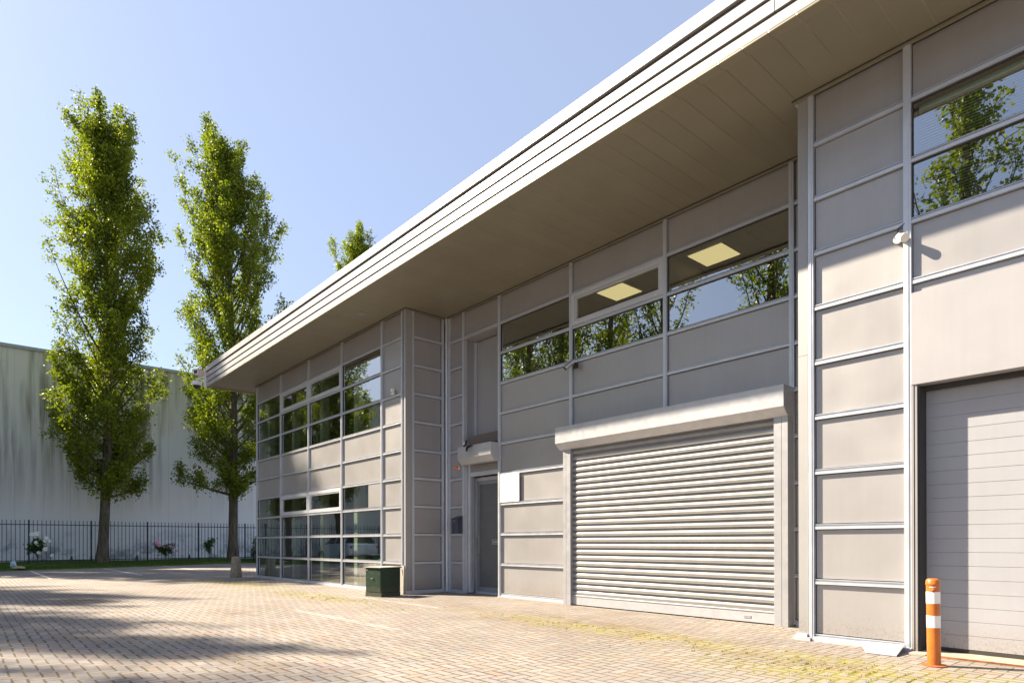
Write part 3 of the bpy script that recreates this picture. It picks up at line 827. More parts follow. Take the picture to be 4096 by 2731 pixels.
g = MB(); g.box(-20.39, 3.76, 0.13 if False else YB + 0.13, 6.5, 5.46, 5.50); g.box(-20.39, -11.68, 0.13, YB + 0.13, 5.46, 5.50); g.box(-3.19, 3.76, 0.13, YB + 0.13, 5.46, 5.50)
g.box(-20.39, -11.68, 0.13, 6.5, 2.43, 2.448)
bb(g, 'ceiling', M['ceiling'])
M['room_post'] = simple('room_post_paint', (0.42, 0.44, 0.36), 0.7, 0, 0.05)
for x in (-20.25, -18.30, -16.36, -14.40, -12.60):
    for (z0, z1) in ((-0.01, 2.42), (3.01, 5.45)):
        g = MB(); g.box(x - 0.09, x + 0.09, 0.32, 0.50, z0, z1); bb(g, 'room_column', M['room_post'])
# roof: soffit, fascia boards, cap
XL, XRr, YF = -21.46, 4.9, -1.19
g = MB()
zs = 5.965
g.add([(XL + 0.1, YF + 0.1, zs), (XRr, YF + 0.1, zs), (XRr, 1.2, zs), (XL + 0.1, 1.2, zs)], [(0, 3, 2, 1)])
g.add([(XL + 0.1, 1.2, zs), (-20.3, 1.2, zs), (-20.3, 15.0, zs), (XL + 0.1, 15.0, zs)], [(0, 3, 2, 1)])
bb(g, 'soffit', M['soffit'], fixn=False)
g = MB()
g.box(XL, XRr, YF, YF + 0.12, 5.935, 5.962); g.box(XL, XL + 0.12, YF + 0.12, 15.1, 5.935, 5.962)
bb(g, 'soffit_edge', M['soffit'], None, 0.006)
def board(z0, z1, out, joints, mt, name='fascia_board', ex=0.0):
    """a run of sheets along the front and the end of the roof; joints are open slits; the face leans back slightly"""
    xs = [XL] + sorted(joints) + [XRr]
    g = MB()
    lean = 0.012
    for i in range(len(xs) - 1):
        a = xs[i] + (0.004 if i else 0); b = xs[i+1] - (0.004 if i < len(xs) - 2 else 0)
        g.prism([(YF - out, z0), (YF - out + lean, z1), (YF + 0.02, z1), (YF + 0.02, z0)], a - (out if i == 0 else 0), b, 'x')
    g.prism([(XL - out, z0), (XL - out + lean * 0, z1), (XL + 0.02, z1), (XL + 0.02, z0)], YF + 0.021, 15.1, 'y')
    return bb(g, name, mt)
J1 = [-16.125, -11.808, -7.349, -2.927, 1.45]
board(5.964, 6.083, 0.0, [], M['fascia'])
board(6.106, 6.243, 0.006, J1, M['fascia'])
board(6.268, 6.405, 0.012, J1, M['fascia'])
board(6.440, 6.598, 0.030, [-17.773, -12.679, -5.134, 0.0], M['cap'], 'roof_cap')
g = MB(); g.box(XL + 0.021, XRr, YF + 0.0215, YF + 0.1, 5.97, 6.59); g.box(XL + 0.0215, XL + 0.1, YF + 0.1, 15.0, 5.97, 6.59)
bb(g, 'fascia_groove', M['reveal'])
g = MB(); g.box(XL + 0.05, XRr, YF + 0.05, 15.0, 6.50, 6.57); bb(g, 'roof', M['roofing'])
# soffit trim lines where walls meet the soffit
g = MB()
g.box(-20.5, -11.53, -0.016, 0.012, 5.935, 5.955); g.box(-11.45, -3.22, YB - 0.016, YB + 0.012, 5.935, 5.955); g.box(-3.30, 5.8, -0.022, 0.012, 5.966 - 0.03, 5.958)
g.box(XR - 0.01, XR + 0.016, 0.0, 1.0, 5.935, 5.957)
bb(g, 'soffit_trim', M['soffit'])
g = MB()
g.box(-20.5, -11.52, -0.028, 0.012, 5.956, 5.9645); g.box(-11.45, -3.22, YB - 0.028, YB + 0.012, 5.956, 5.9645); g.box(-3.31, 5.8, -0.034, 0.012, 5.9585, 5.9645); g.box(XR - 0.01, XR + 0.028, 0.0, 1.0, 5.9575, 5.9645)  # dark strips painting in the shadow line between wall trim and soffit
g.box(XL + 0.12, XRr, YF + 0.121, YF + 0.129, 5.958, 5.9645)  # dark joint line inside the soffit edge
bb(g, 'shadow_and_joint_strip', M['dark'])
g = MB(); g.box(-12.53, -12.35, -0.61, -0.46, 5.955, 5.964); bb(g, 'soffit_vent', M['door_frame'])

# ------------------------------------------------------------------ things on and in the building
def T(name, loc, label, cat, group=None, rz=0.0): return empty(name, loc, label, cat, group, rz)
def P(mb, name, mt, par, bevel=0.0): return mb.build(name, mt, par, bevel)

for (x, y, lab) in ((-5.32, 1.67, 'lit square ceiling lamp seen through the tall fixed window nearest the right wing'), (-7.20, 1.70, 'lit square ceiling lamp seen through the white framed opening window')):
    t_ = T('ceiling_lamp', (x, y, 5.452), lab, 'ceiling lamp', 'lit ceiling lamps in the upper offices')
    g = MB(); g.box(-0.30, 0.30, -0.285, 0.285, -0.012, 0.006); P(g, 'lamp_frame', M['white_plastic'], t_)
    g = MB(); g.box(-0.285, 0.285, -0.27, 0.27, -0.020, -0.0125); P(g, 'diffuser', M['lamp'], t_)
# blinds behind the two panes of wing C
def blind(z0, z1, lab, rails):
    t_ = T('venetian_blind', (-1.18, 0.16, z1), lab, 'blind', 'venetian blinds behind the right wing windows')
    g = MB(); n = int((z1 - z0) / 0.028)
    for k in range(n):
        z = -0.03 - k * 0.028
        if not rails or k > 2 or True:
            g.box(-0.93, 0.93, -0.011, 0.011, z, z + 0.0012, M=Matrix.Translation((0, 0, z)) @ Matrix.Rotation(R(14), 4, 'X') @ Matrix.Translation((0, 0, -z)))
    s_ = P(g, 'slats', M['blind'], t_)
    if rails:
        g = MB(); g.box(-0.93, 0.93, -0.03, 0.03, -0.045, 0.0); P(g, 'head_rail', M['blind'], t_)
    else:
        g = MB(); g.box(-0.93, 0.93, -0.014, 0.014, -(z1 - z0), -(z1 - z0) + 0.02); P(g, 'bottom_rail', M['blind'], t_)
    g = MB()
    for x in (-0.6, 0.0, 0.6): g.tube([(x, -0.014, 0), (x, -0.014, -(z1 - z0))], 0.0015, 6)
    P(g, 'ladder_cord', M['white_plastic'], t_)
blind(4.80, 5.36, 'horizontal slat blind in the upper window pane at the top right corner', True)
blind(4.23, 4.78, 'horizontal slat blind in the pane just below the top right window', False)

# blank white sign
t_ = T('sign_plate', (-9.39, 1.035, 2.10), 'blank white sign plate screwed to the wall right of the grey door', 'sign')
g = MB(); g.box(-0.285, 0.285, -0.012, 0.0, -0.275, 0.275); P(g, 'plate', M['white_board'], t_, 0.002)
g = MB()
for sx in (-0.265, 0.265):
    for sz in (-0.255, 0.255): g.tube([(sx, -0.016, sz), (sx, -0.012, sz)], 0.007, 8)
P(g, 'screw', M['steel'], t_)
# mailbox
t_ = T('mailbox', (-11.03, 0.99, 1.23), 'dark blue grey mailbox with sloping lid on the narrow strip left of the door', 'mailbox')
M['mail'] = simple('mailbox_paint', (0.06, 0.075, 0.105), 0.35, 0.4, 0.1)
g = MB(); g.prism([(-0.10, 0.0), (-0.10, 0.30), (0.05, 0.36), (0.05, 0.0)], -0.10, 0.10, 'x'); P(g, 'body', M['mail'], t_, 0.006)
g = MB(); g.prism([(-0.112, 0.298), (-0.112, 0.31), (0.05, 0.375), (0.05, 0.362)], -0.11, 0.11, 'x'); P(g, 'lid', M['mail'], t_, 0.003)
g = MB(); g.box(-0.015, 0.015, -0.112, -0.10, 0.262, 0.282); P(g, 'lock', M['steel'], t_)
M['copper'] = simple('red_badge', (0.45, 0.12, 0.04), 0.4, 0.3)
g = MB(); g.tube([(-0.04, -0.106, 0.24), (-0.04, -0.10, 0.24)], 0.012, 10); g.tube([(0.03, -0.106, 0.24), (0.03, -0.10, 0.24)], 0.012, 10); P(g, 'badge', M['copper'], t_)
# alarm light
t_ = T('alarm_light', (-11.09, 1.06, 2.64), 'small orange alarm light with white base on the grey strip above the mailbox', 'alarm light')
M['amber'] = simple('amber_lens', (0.75, 0.14, 0.02), 0.25)
g = MB(); g.tube([(0, 0, 0), (0, -0.05, 0)], 0.042, 18); P(g, 'base', M['white_plastic'], t_)
g = MB(); g.tube([(0, -0.05, 0), (0, -0.09, 0), (0, -0.105, 0)], [0.040, 0.036, 0.02], 18); P(g, 'lens', M['amber'], t_)
# floodlight on the small housing
t_ = T('floodlight', (-10.38, 0.80, 2.98), 'small black floodlight on the shutter housing over the door', 'floodlight')
g = MB(); g.tube([(0, 0.03, 0.02), (0, -0.09, -0.03)], 0.013, 8); g.tube([(0, -0.05, -0.01), (0.0, -0.08, -0.085)], 0.022, 10); g.box(-0.09, 0.10, -0.02, 0.03, 0.01, 0.03); P(g, 'bracket', M['black'], t_)
Mh = Matrix.Translation((-0.03, -0.09, 0.075)) @ Matrix.Rotation(R(-20), 4, 'X') @ Matrix.Rotation(R(-25), 4, 'Z')
g = MB(); g.box(-0.07, 0.07, -0.02, 0.03, -0.055, 0.055, M=Mh); P(g, 'lamp_head', M['black'], t_, 0.004)
g = MB(); g.box(-0.060, 0.060, -0.0235, -0.0205, -0.045, 0.045, M=Mh); P(g, 'lamp_glass', M['white_plastic'], t_)
# bullet camera on wall B
t_ = T('security_camera', (-7.62, 1.02, 4.10), 'short silver bullet camera on the upright below the second floor windows', 'security camera')
g = MB(); g.tube([(0.02, 0, 0), (0.02, -0.03, 0)], 0.055, 16); g.tube([(0.02, -0.03, 0.0), (0.0, -0.08, 0.05)], 0.014, 8); P(g, 'mount', M['black'], t_)
g = MB(); g.tube([(0.01, -0.07, 0.06), (-0.07, -0.19, -0.06)], 0.045, 18); P(g, 'camera_body', M['steel'], t_)
g = MB(); g.tube([(-0.07, -0.19, -0.06), (-0.073, -0.1945, -0.0645)], 0.036, 18); P(g, 'lens', M['black'], t_)
# white spot lamp on wing C
t_ = T('spotlight', (-2.24, 0.02, 4.03), 'white cone spotlight on the wall casting a long oval shadow', 'spotlight')
g = MB(); g.tube([(-0.02, 0.015, 0.03), (-0.02, -0.012, 0.03)], 0.042, 18); g.tube([(-0.02, -0.01, 0.03), (0.0, -0.05, 0.06), (0.02, -0.07, 0.045)], 0.011, 8); P(g, 'bracket', M['white_plastic'], t_)
g = MB(); a_ = Vector((-0.01, -0.035, 0.045)); b_ = Vector((0.075, -0.105, -0.02)); g.tube([a_, a_ + (b_ - a_) * 0.15, b_ - (b_ - a_) * 0.08, b_], [0.022, 0.030, 0.042, 0.043], 22); P(g, 'lamp_head', M['white_plastic'], t_)
g = MB(); g.tube([b_, b_ + (b_ - a_) * 0.01], 0.036, 22); P(g, 'lens', M['steel'], t_)
g = MB(); g.tube([(-0.04, -0.008, 0.04), (0.0, -0.03, 0.13), (0.06, -0.012, 0.17)], 0.005, 8); P(g, 'cable', M['black'], t_)
# small white sensor on wing A
t_ = T('sensor_box', (-12.06, 0.01, 4.235), 'tiny white sensor box on a ledge beside the corner pilaster', 'sensor')
g = MB(); g.box(-0.035, 0.035, -0.05, 0.02, 0.0, 0.12); P(g, 'body', M['white_plastic'], t_, 0.008)
g = MB(); g.box(-0.02, 0.02, -0.054, -0.0505, 0.02, 0.05); P(g, 'lens', M['door_frame'], t_)
# two cameras at the far roof corner
t_ = T('dome_camera', (-21.47, -1.19, 6.10), 'white dome camera hanging from an arm at the roof corner', 'security camera')
g = MB(); g.box(-0.085, -0.005, -0.06, 0.02, -0.16, 0.10); g.tube([(-0.05, -0.03, 0.02), (-0.14, -0.14, 0.10), (-0.22, -0.22, 0.09), (-0.22, -0.22, 0.02)], 0.022, 10); P(g, 'arm', M['white_plastic'], t_)
Mt = Matrix.Translation((-0.22, -0.22, -0.03))
g = MB(); g.lathe([(0.05, 0.09), (0.13, 0.07), (0.145, 0.0), (0.145, -0.05), (0.13, -0.058)], 24, M=Mt); P(g, 'camera_body', M['white_plastic'], t_)
g = MB(); g.lathe([(0.105, -0.059), (0.098, -0.10), (0.07, -0.135), (0.03, -0.15), (0.002, -0.153)], 24, M=Mt); P(g, 'dome', M['black'], t_)
t_ = T('box_camera', (-21.47, -1.19, 6.40), 'pinkish box camera on a bracket above the dome camera at the roof corner', 'security camera')
M['pink'] = simple('faded_red_plastic', (0.70, 0.42, 0.40), 0.5)
g = MB(); g.box(-0.07, -0.006, -0.05, 0.02, -0.22, 0.13); g.tube([(-0.04, -0.03, -0.16), (-0.16, -0.12, -0.14), (-0.20, -0.16, -0.07)], 0.02, 10); P(g, 'bracket', M['white_plastic'], t_)
Mt = Matrix.Translation((-0.20, -0.17, 0.01)) @ Matrix.Rotation(R(35), 4, 'Z')
g = MB(); g.box(-0.085, 0.085, -0.14, 0.16, -0.07, 0.06, M=Mt); P(g, 'camera_body', M['white_plastic'], t_, 0.01)
g = MB(); g.box(-0.09, 0.09, -0.17, 0.17, 0.061, 0.085, M=Mt); g.box(-0.094, -0.0865, -0.12, 0.17, -0.05, 0.085, M=Mt); g.box(0.0865, 0.094, -0.12, 0.17, -0.05, 0.085, M=Mt); P(g, 'sun_shield', M['pink'], t_)
g = MB(); g.box(-0.06, 0.06, -0.144, -0.1405, -0.05, 0.04, M=Mt); P(g, 'lens', M['black'], t_)

# things inside the ground floor of wing A
t_ = T('desk', (-14.2, 1.5, -0.01), 'pale desk standing inside the ground floor office window', 'desk')
g = MB(); g.box(-0.9, 0.9, -0.45, 0.45, 0.72, 0.75); P(g, 'desk_top', M['white_plastic'], t_)
for sx in (-0.85, 0.85):
    for sy in (-0.4, 0.4):
        g = MB(); g.box(sx - 0.02, sx + 0.02, sy - 0.02, sy + 0.02, 0, 0.719); P(g, 'leg', M['steel'], t_)
M['film'] = simple('blue_film', (0.22, 0.36, 0.45), 0.25, 0, 0.2, 8)
g = MB()
vs = []; fs = []
nx, nz = 26, 14
for i in range(nx):
    for k in range(nz):
        u = i / (nx - 1); v = k / (nz - 1)
        vs.append((-0.95 + 1.5 * u, 0.05 * math.sin(u * 19 + 2 * math.sin(v * 5)) + 0.03 * math.sin(v * 13 + u * 4), 0.02 + 0.62 * v * (1 - 0.10 * math.sin(u * 9))))
for i in range(nx - 1):
    for k in range(nz - 1):
        a = i * nz + k; fs.append((a, a + nz, a + nz + 1, a + 1))
b0 = len(vs); vs += [(x, y + 0.45, z) for (x, y, z) in vs]; fs += [tuple(b0 + q for q in reversed(f)) for f in fs]
for i in range(nx - 1): fs.append((i * nz + nz - 1, (i + 1) * nz + nz - 1, b0 + (i + 1) * nz + nz - 1, b0 + i * nz + nz - 1))
g.add(vs, fs, 0, True)
o = g.build('wrapped_stack', M['film'])
o.location = (-13.15, 0.52, 0.0); tag(o, 'crumpled blue plastic film over a stack inside the right ground floor pane', 'plastic film')
t_ = T('water_bottle', (-12.72, 0.24, 0.62), 'clear plastic water bottle standing inside the right ground floor pane', 'bottle')
M['clear'] = simple('bottle_plastic', (0.55, 0.70, 0.78), 0.1)
g = MB(); g.lathe([(0.03, -0.02), (0.045, 0.0), (0.045, 0.07), (0.041, 0.08), (0.045, 0.09), (0.045, 0.20), (0.018, 0.27), (0.018, 0.285)], 16); P(g, 'body', M['clear'], t_)
g = MB(); g.lathe([(0.02, 0.286), (0.02, 0.305)], 12); P(g, 'cap', M['white_plastic'], t_)
t_ = T('window_shelf', (-13.3, 0.30, 0.55), 'narrow shelf board inside the right ground floor pane', 'shelf')
g = MB(); g.box(-0.65, 0.72, -0.14, 0.14, 0.02, 0.045); P(g, 'board', M['room_floor'], t_)
for sx in (-0.6, 0.66):
    g = MB(); g.box(sx - 0.02, sx + 0.02, -0.12, 0.12, -0.55, 0.019); P(g, 'support', M['room_floor'], t_)
def office_chair(x, y, z0, rz, lab):
    t_ = T('office_chair', (x, y, z0), lab, 'office chair', None, rz)
    g = MB(); g.box(-0.23, 0.23, -0.23, 0.23, 0.44, 0.50); P(g, 'seat', M['black'], t_, 0.02)
    g = MB(); g.box(-0.22, 0.22, 0.20, 0.25, 0.56, 1.02); g.box(-0.03, 0.03, 0.22, 0.245, 0.45, 0.57); P(g, 'backrest', M['black'], t_, 0.015)
    g = MB(); g.tube([(0, 0, 0.09), (0, 0, 0.44)], 0.025, 10); P(g, 'column', M['steel'], t_)
    g = MB()
    for k in range(5):
        a = k * 2 * math.pi / 5; g.tube([(0, 0, 0.10), (0.28 * math.cos(a), 0.28 * math.sin(a), 0.06)], [0.022, 0.014], 8)
    P(g, 'foot', M['steel'], t_)
    for k in range(5):
        a = k * 2 * math.pi / 5; cx, cy2 = 0.28 * math.cos(a), 0.28 * math.sin(a)
        g = MB(); g.tube([(cx - 0.012, cy2, 0.027), (cx + 0.012, cy2, 0.027)], 0.026, 10); P(g, 'castor', M['black'], t_)
office_chair(-12.9, 1.05, -0.01, 0.7, 'black office chair on steel star foot behind the green cabinet')
office_chair(-15.0, 0.95, -0.01, 2.4, 'black office chair seen through the third ground floor window bay')
# plant upstairs (dark branches in the second bay)
t_ = T('potted_plant', (-17.55, 0.95, 3.01), 'bare branched potted plant behind the upstairs window of the second bay', 'plant')
g = MB(); g.lathe([(0.13, 0.0), (0.17, 0.28), (0.155, 0.28)], 18); P(g, 'pot', M['room_floor'], t_)
g = MB()
for k in range(11):
    a = random.uniform(0, 6.28); r_ = random.uniform(0.15, 0.38); h_ = random.uniform(0.7, 1.2)
    g.tube([(0, 0, 0.28), (r_ * 0.3 * math.cos(a), r_ * 0.3 * math.sin(a), h_ * 0.6), (r_ * math.cos(a), r_ * math.sin(a), h_)], [0.025, 0.02, 0.008], 7)
P(g, 'branches', M['bark'], t_)

# ------------------------------------------------------------------ street things
# green cabinet
ang = math.atan2(0.09, 0.48)
t_ = T('utility_cabinet', (-11.70, -0.85, GZ), 'dark green metal utility cabinet standing on the paving at the building corner', 'utility cabinet', None, ang)
g = MB(); g.box(0, 0.49, 0, 0.50, 0, 0.085); P(g, 'plinth', M['green'], t_)
g = MB(); g.box(0.004, 0.486, 0.004, 0.50, 0.088, 0.575); P(g, 'cabinet_body', M['green'], t_, 0.004)
g = MB(); g.box(0.02, 0.47, -0.004, 0.0035, 0.10, 0.555); P(g, 'door', M['green'], t_, 0.003)
M['lid'] = simple('cabinet_lid', (0.42, 0.38, 0.33), 0.6, 0, 0.2, 8)
g = MB(); g.box(-0.02, 0.51, -0.03, 0.53, 0.585, 0.597); P(g, 'lid', M['lid'], t_)
g = MB(); g.box(-0.016, 0.506, -0.026, 0.526, 0.572, 0.5845); P(g, 'lid_rim', M['green'], t_)
g = MB(); g.tube([(0.24, -0.004, 0.37), (0.24, -0.022, 0.37)], 0.014, 10); g.box(0.195, 0.245, -0.028, -0.02, 0.362, 0.378); P(g, 'lock', M['steel'], t_)
g = MB(); g.box(0.03, 0.075, -0.006, -0.0045, 0.525, 0.54); P(g, 'label_plate', M['white_plastic'], t_)
# stone slab and paper behind cabinet
M['slab'] = simple('pale_slab', (0.50, 0.45, 0.40), 0.8, 0, 0.15, 10)
g = MB(); g.box(-0.055, 0.055, -0.02, 0.02, 0, 0.60); o = g.build('stone_slab', M['slab'], None, 0.003); o.location = (-11.56, -0.075, GZ); o.rotation_euler = (R(-2), 0, R(8))
tag(o, 'narrow pale slab leaning upright behind the green cabinet', 'slab')
g = MB(); g.tube([(0, 0, 0), (0, 0, 0.42), (-0.01, 0, 0.50), (-0.05, 0, 0.545)], 0.035, 12); o = g.build('drain_pipe', M['black']); o.location = (-11.665 + 0.12, -0.045, GZ)
tag(o, 'short black pipe rising beside the corner behind the cabinet', 'pipe')
g = MB(); vs = [(-0.10, 0, 0.004), (0.09, -0.02, 0.006), (-0.01, 0.07, 0.15), (0.06, 0.05, 0.05), (-0.05, 0.04, 0.06)]
g.add(vs, [(0, 1, 3), (0, 3, 4), (4, 3, 2)])
o = g.build('crumpled_paper', M['white_board'], fixn=False); sol = o.modifiers.new('s', 'SOLIDIFY'); sol.thickness = 0.003
o.location = (-11.44, -0.30, GZ); tag(o, 'crumpled white paper lying against the foot of the green cabinet', 'paper')
# orange bollard
t_ = T('bollard', (-1.775, -0.64, GZ), 'orange bollard with two white bands beside the garage door', 'bollard')
lean = Matrix.Rotation(R(-0.6), 4, 'Y')
def lathe_part(prof, name, mt): g = MB(); g.lathe(prof, 32, M=lean); return P(g, name, mt, t_)
r_ = 0.052
lathe_part([(r_, 0.012), (r_, 0.335)], 'lower_post', M['orange'])
lathe_part([(r_ + 0.001, 0.3352), (r_ + 0.001, 0.4398)], 'reflective_band', M['white_band'])
lathe_part([(r_, 0.44), (r_, 0.545)], 'middle_post', M['orange'])
lathe_part([(r_ + 0.001, 0.5452), (r_ + 0.001, 0.6478)], 'reflective_band', M['white_band'])
lathe_part([(r_, 0.648), (r_, 0.708), (r_ + 0.004, 0.710), (r_ + 0.005, 0.718), (r_ + 0.002, 0.724), (r_ + 0.001, 0.745), (r_ - 0.006, 0.756), (r_ - 0.022, 0.762), (0.002, 0.764)], 'cap', M['orange'])
M['rustpaint'] = simple('base_plate_paint', (0.42, 0.11, 0.03), 0.7, 0.1, 0.4, 25)
lathe_part([(0.098, 0.001), (0.098, 0.009), (0.06, 0.012)], 'base_plate', M['rustpaint'])
g = MB(); d_ = Vector((0.25, -0.96, 0)).normalized()
Mh = lean @ Matrix.Translation(d_ * 0.052 + Vector((0, 0, 0.663)))
g.lathe([(0.010, -0.004), (0.017, 0.0), (0.017, 0.004), (0.006, 0.010), (0.002, 0.010)], 14, M=Mh @ d_.to_track_quat('Z', 'Y').to_matrix().to_4x4()); P(g, 'lock_cap', M['rustpaint'], t_)
# small worn tape marks on the bollard
g = MB()
for k, du in enumerate((-0.022, -0.012, -0.002, 0.009, 0.019)):
    dd = Matrix.Rotation(du / 0.052, 4, 'Z') @ d_
    Mk = lean @ Matrix.Translation(dd * 0.0532 + Vector((0, 0, 0.688 + 0.001 * (k % 2)))) @ dd.to_track_quat('Y', 'Z').to_matrix().to_4x4()
    g.box(-0.0035, 0.0035, -0.0004, 0.0004, -0.004, 0.004, M=Mk)
P(g, 'worn_marks', M['white_band'], t_)
# concrete bollard
t_ = T('stone_bollard', (-20.82, -0.50, GZ), 'weathered tapered concrete bollard at the far building corner', 'bollard')
g = MB(); n = 20; prof = [(0.175, 0.0), (0.168, 0.06), (0.158, 0.2), (0.142, 0.38), (0.128, 0.55), (0.122, 0.615), (0.10, 0.645), (0.05, 0.655), (0.002, 0.657)]
g.lathe([(r * 1.05, z) for r, z in prof], n); ob = P(g, 'post', M['concrete'], t_)
for v in ob.data.vertices:
    v.co += Vector((random.gauss(0, 0.004), random.gauss(0, 0.004), random.gauss(0, 0.003) if v.co.z > 0.05 else 0))

# fence along the far side
FX = -39.5
FN = empty('railing_fence', (FX, 0, 0.0), 'dark blue steel railing fence of thin upright bars before the stained hall', 'fence')
posts = [-4.479 + 2.60 * k for k in range(-13, 8)]
for i, y in enumerate(posts):
    g = MB(); g.box(-0.035, 0.035, y - 0.035, y + 0.035, -0.02, 2.20); P(g, 'post', M['fence'], FN)
    if i < len(posts) - 1:
        g = MB(); y2 = posts[i + 1]
        g.box(-0.020, 0.020, y + 0.036, y2 - 0.036, 1.945, 1.985); g.box(-0.020, 0.020, y + 0.036, y2 - 0.036, 0.155, 0.195)
        k = y + 0.174
        while k < y2 - 0.1:
            g.box(-0.0125, 0.0125, k - 0.0125, k + 0.0125, 0.07, 1.9445); g.box(-0.0125, 0.0125, k - 0.0125, k + 0.0125, 1.9855, 2.19); k += 0.1732
        P(g, 'bar_panel', M['fence'], FN)
M['kerb'] = simple('kerb_concrete', (0.50, 0.50, 0.50), 0.9, 0, 0.2, 6)
g = MB(); g.box(-39.46, -39.36, posts[0], posts[-1], -0.06, 0.045); tag(g.build('kerb', M['kerb']), kind='structure')

# hall behind
t_ = T('warehouse', (-50, 10, 0), 'large pale windowless hall with green and black water stains behind the fence', 'warehouse')
g = MB(); g.box(-12, 7.5, -70, 45, -0.1, 11.33); P(g, 'wall', M['hall'], t_)
g = MB(); g.box(-12.1, 7.62, -70.1, 45.1, 11.33, 11.50); P(g, 'roof_edge', M['hall_cap'], t_)

# ------------------------------------------------------------------ trees
def leaf_mesh(name, C, size, mt, seed, flat=0.0):
    rg = np.random.default_rng(seed); n = len(C)
    nrm = rg.normal(size=(n, 3)); nrm[:, 2] += flat; nrm /= np.linalg.norm(nrm, axis=1)[:, None]
    a = rg.normal(size=(n, 3)); u = np.cross(nrm, a); u /= np.linalg.norm(u, axis=1)[:, None]; v = np.cross(nrm, u)
    s = size * rg.uniform(0.6, 1.35, n)[:, None]
    V = np.zeros((n, 4, 3))
    V[:, 0] = C - u * s * 0.55; V[:, 1] = C + v * s * 0.45 + nrm * s * 0.10; V[:, 2] = C + u * s * 0.60; V[:, 3] = C - v * s * 0.45 + nrm * s * 0.10
    me = bpy.data.meshes.new(name)
    me.vertices.add(4 * n); me.vertices.foreach_set('co', V.reshape(-1).astype(np.float32))
    me.loops.add(4 * n); me.loops.foreach_set('vertex_index', np.arange(4 * n, dtype=np.int32))
    me.polygons.add(n); me.polygons.foreach_set('loop_start', np.arange(0, 4 * n, 4, dtype=np.int32))
    try: me.polygons.foreach_set('loop_total', np.full(n, 4, dtype=np.int32))
    except Exception: pass
    me.update(calc_edges=True); me.validate()
    me.materials.append(mt)
    at = me.attributes.new('tint', 'FLOAT', 'POINT')
    return me, rg, at

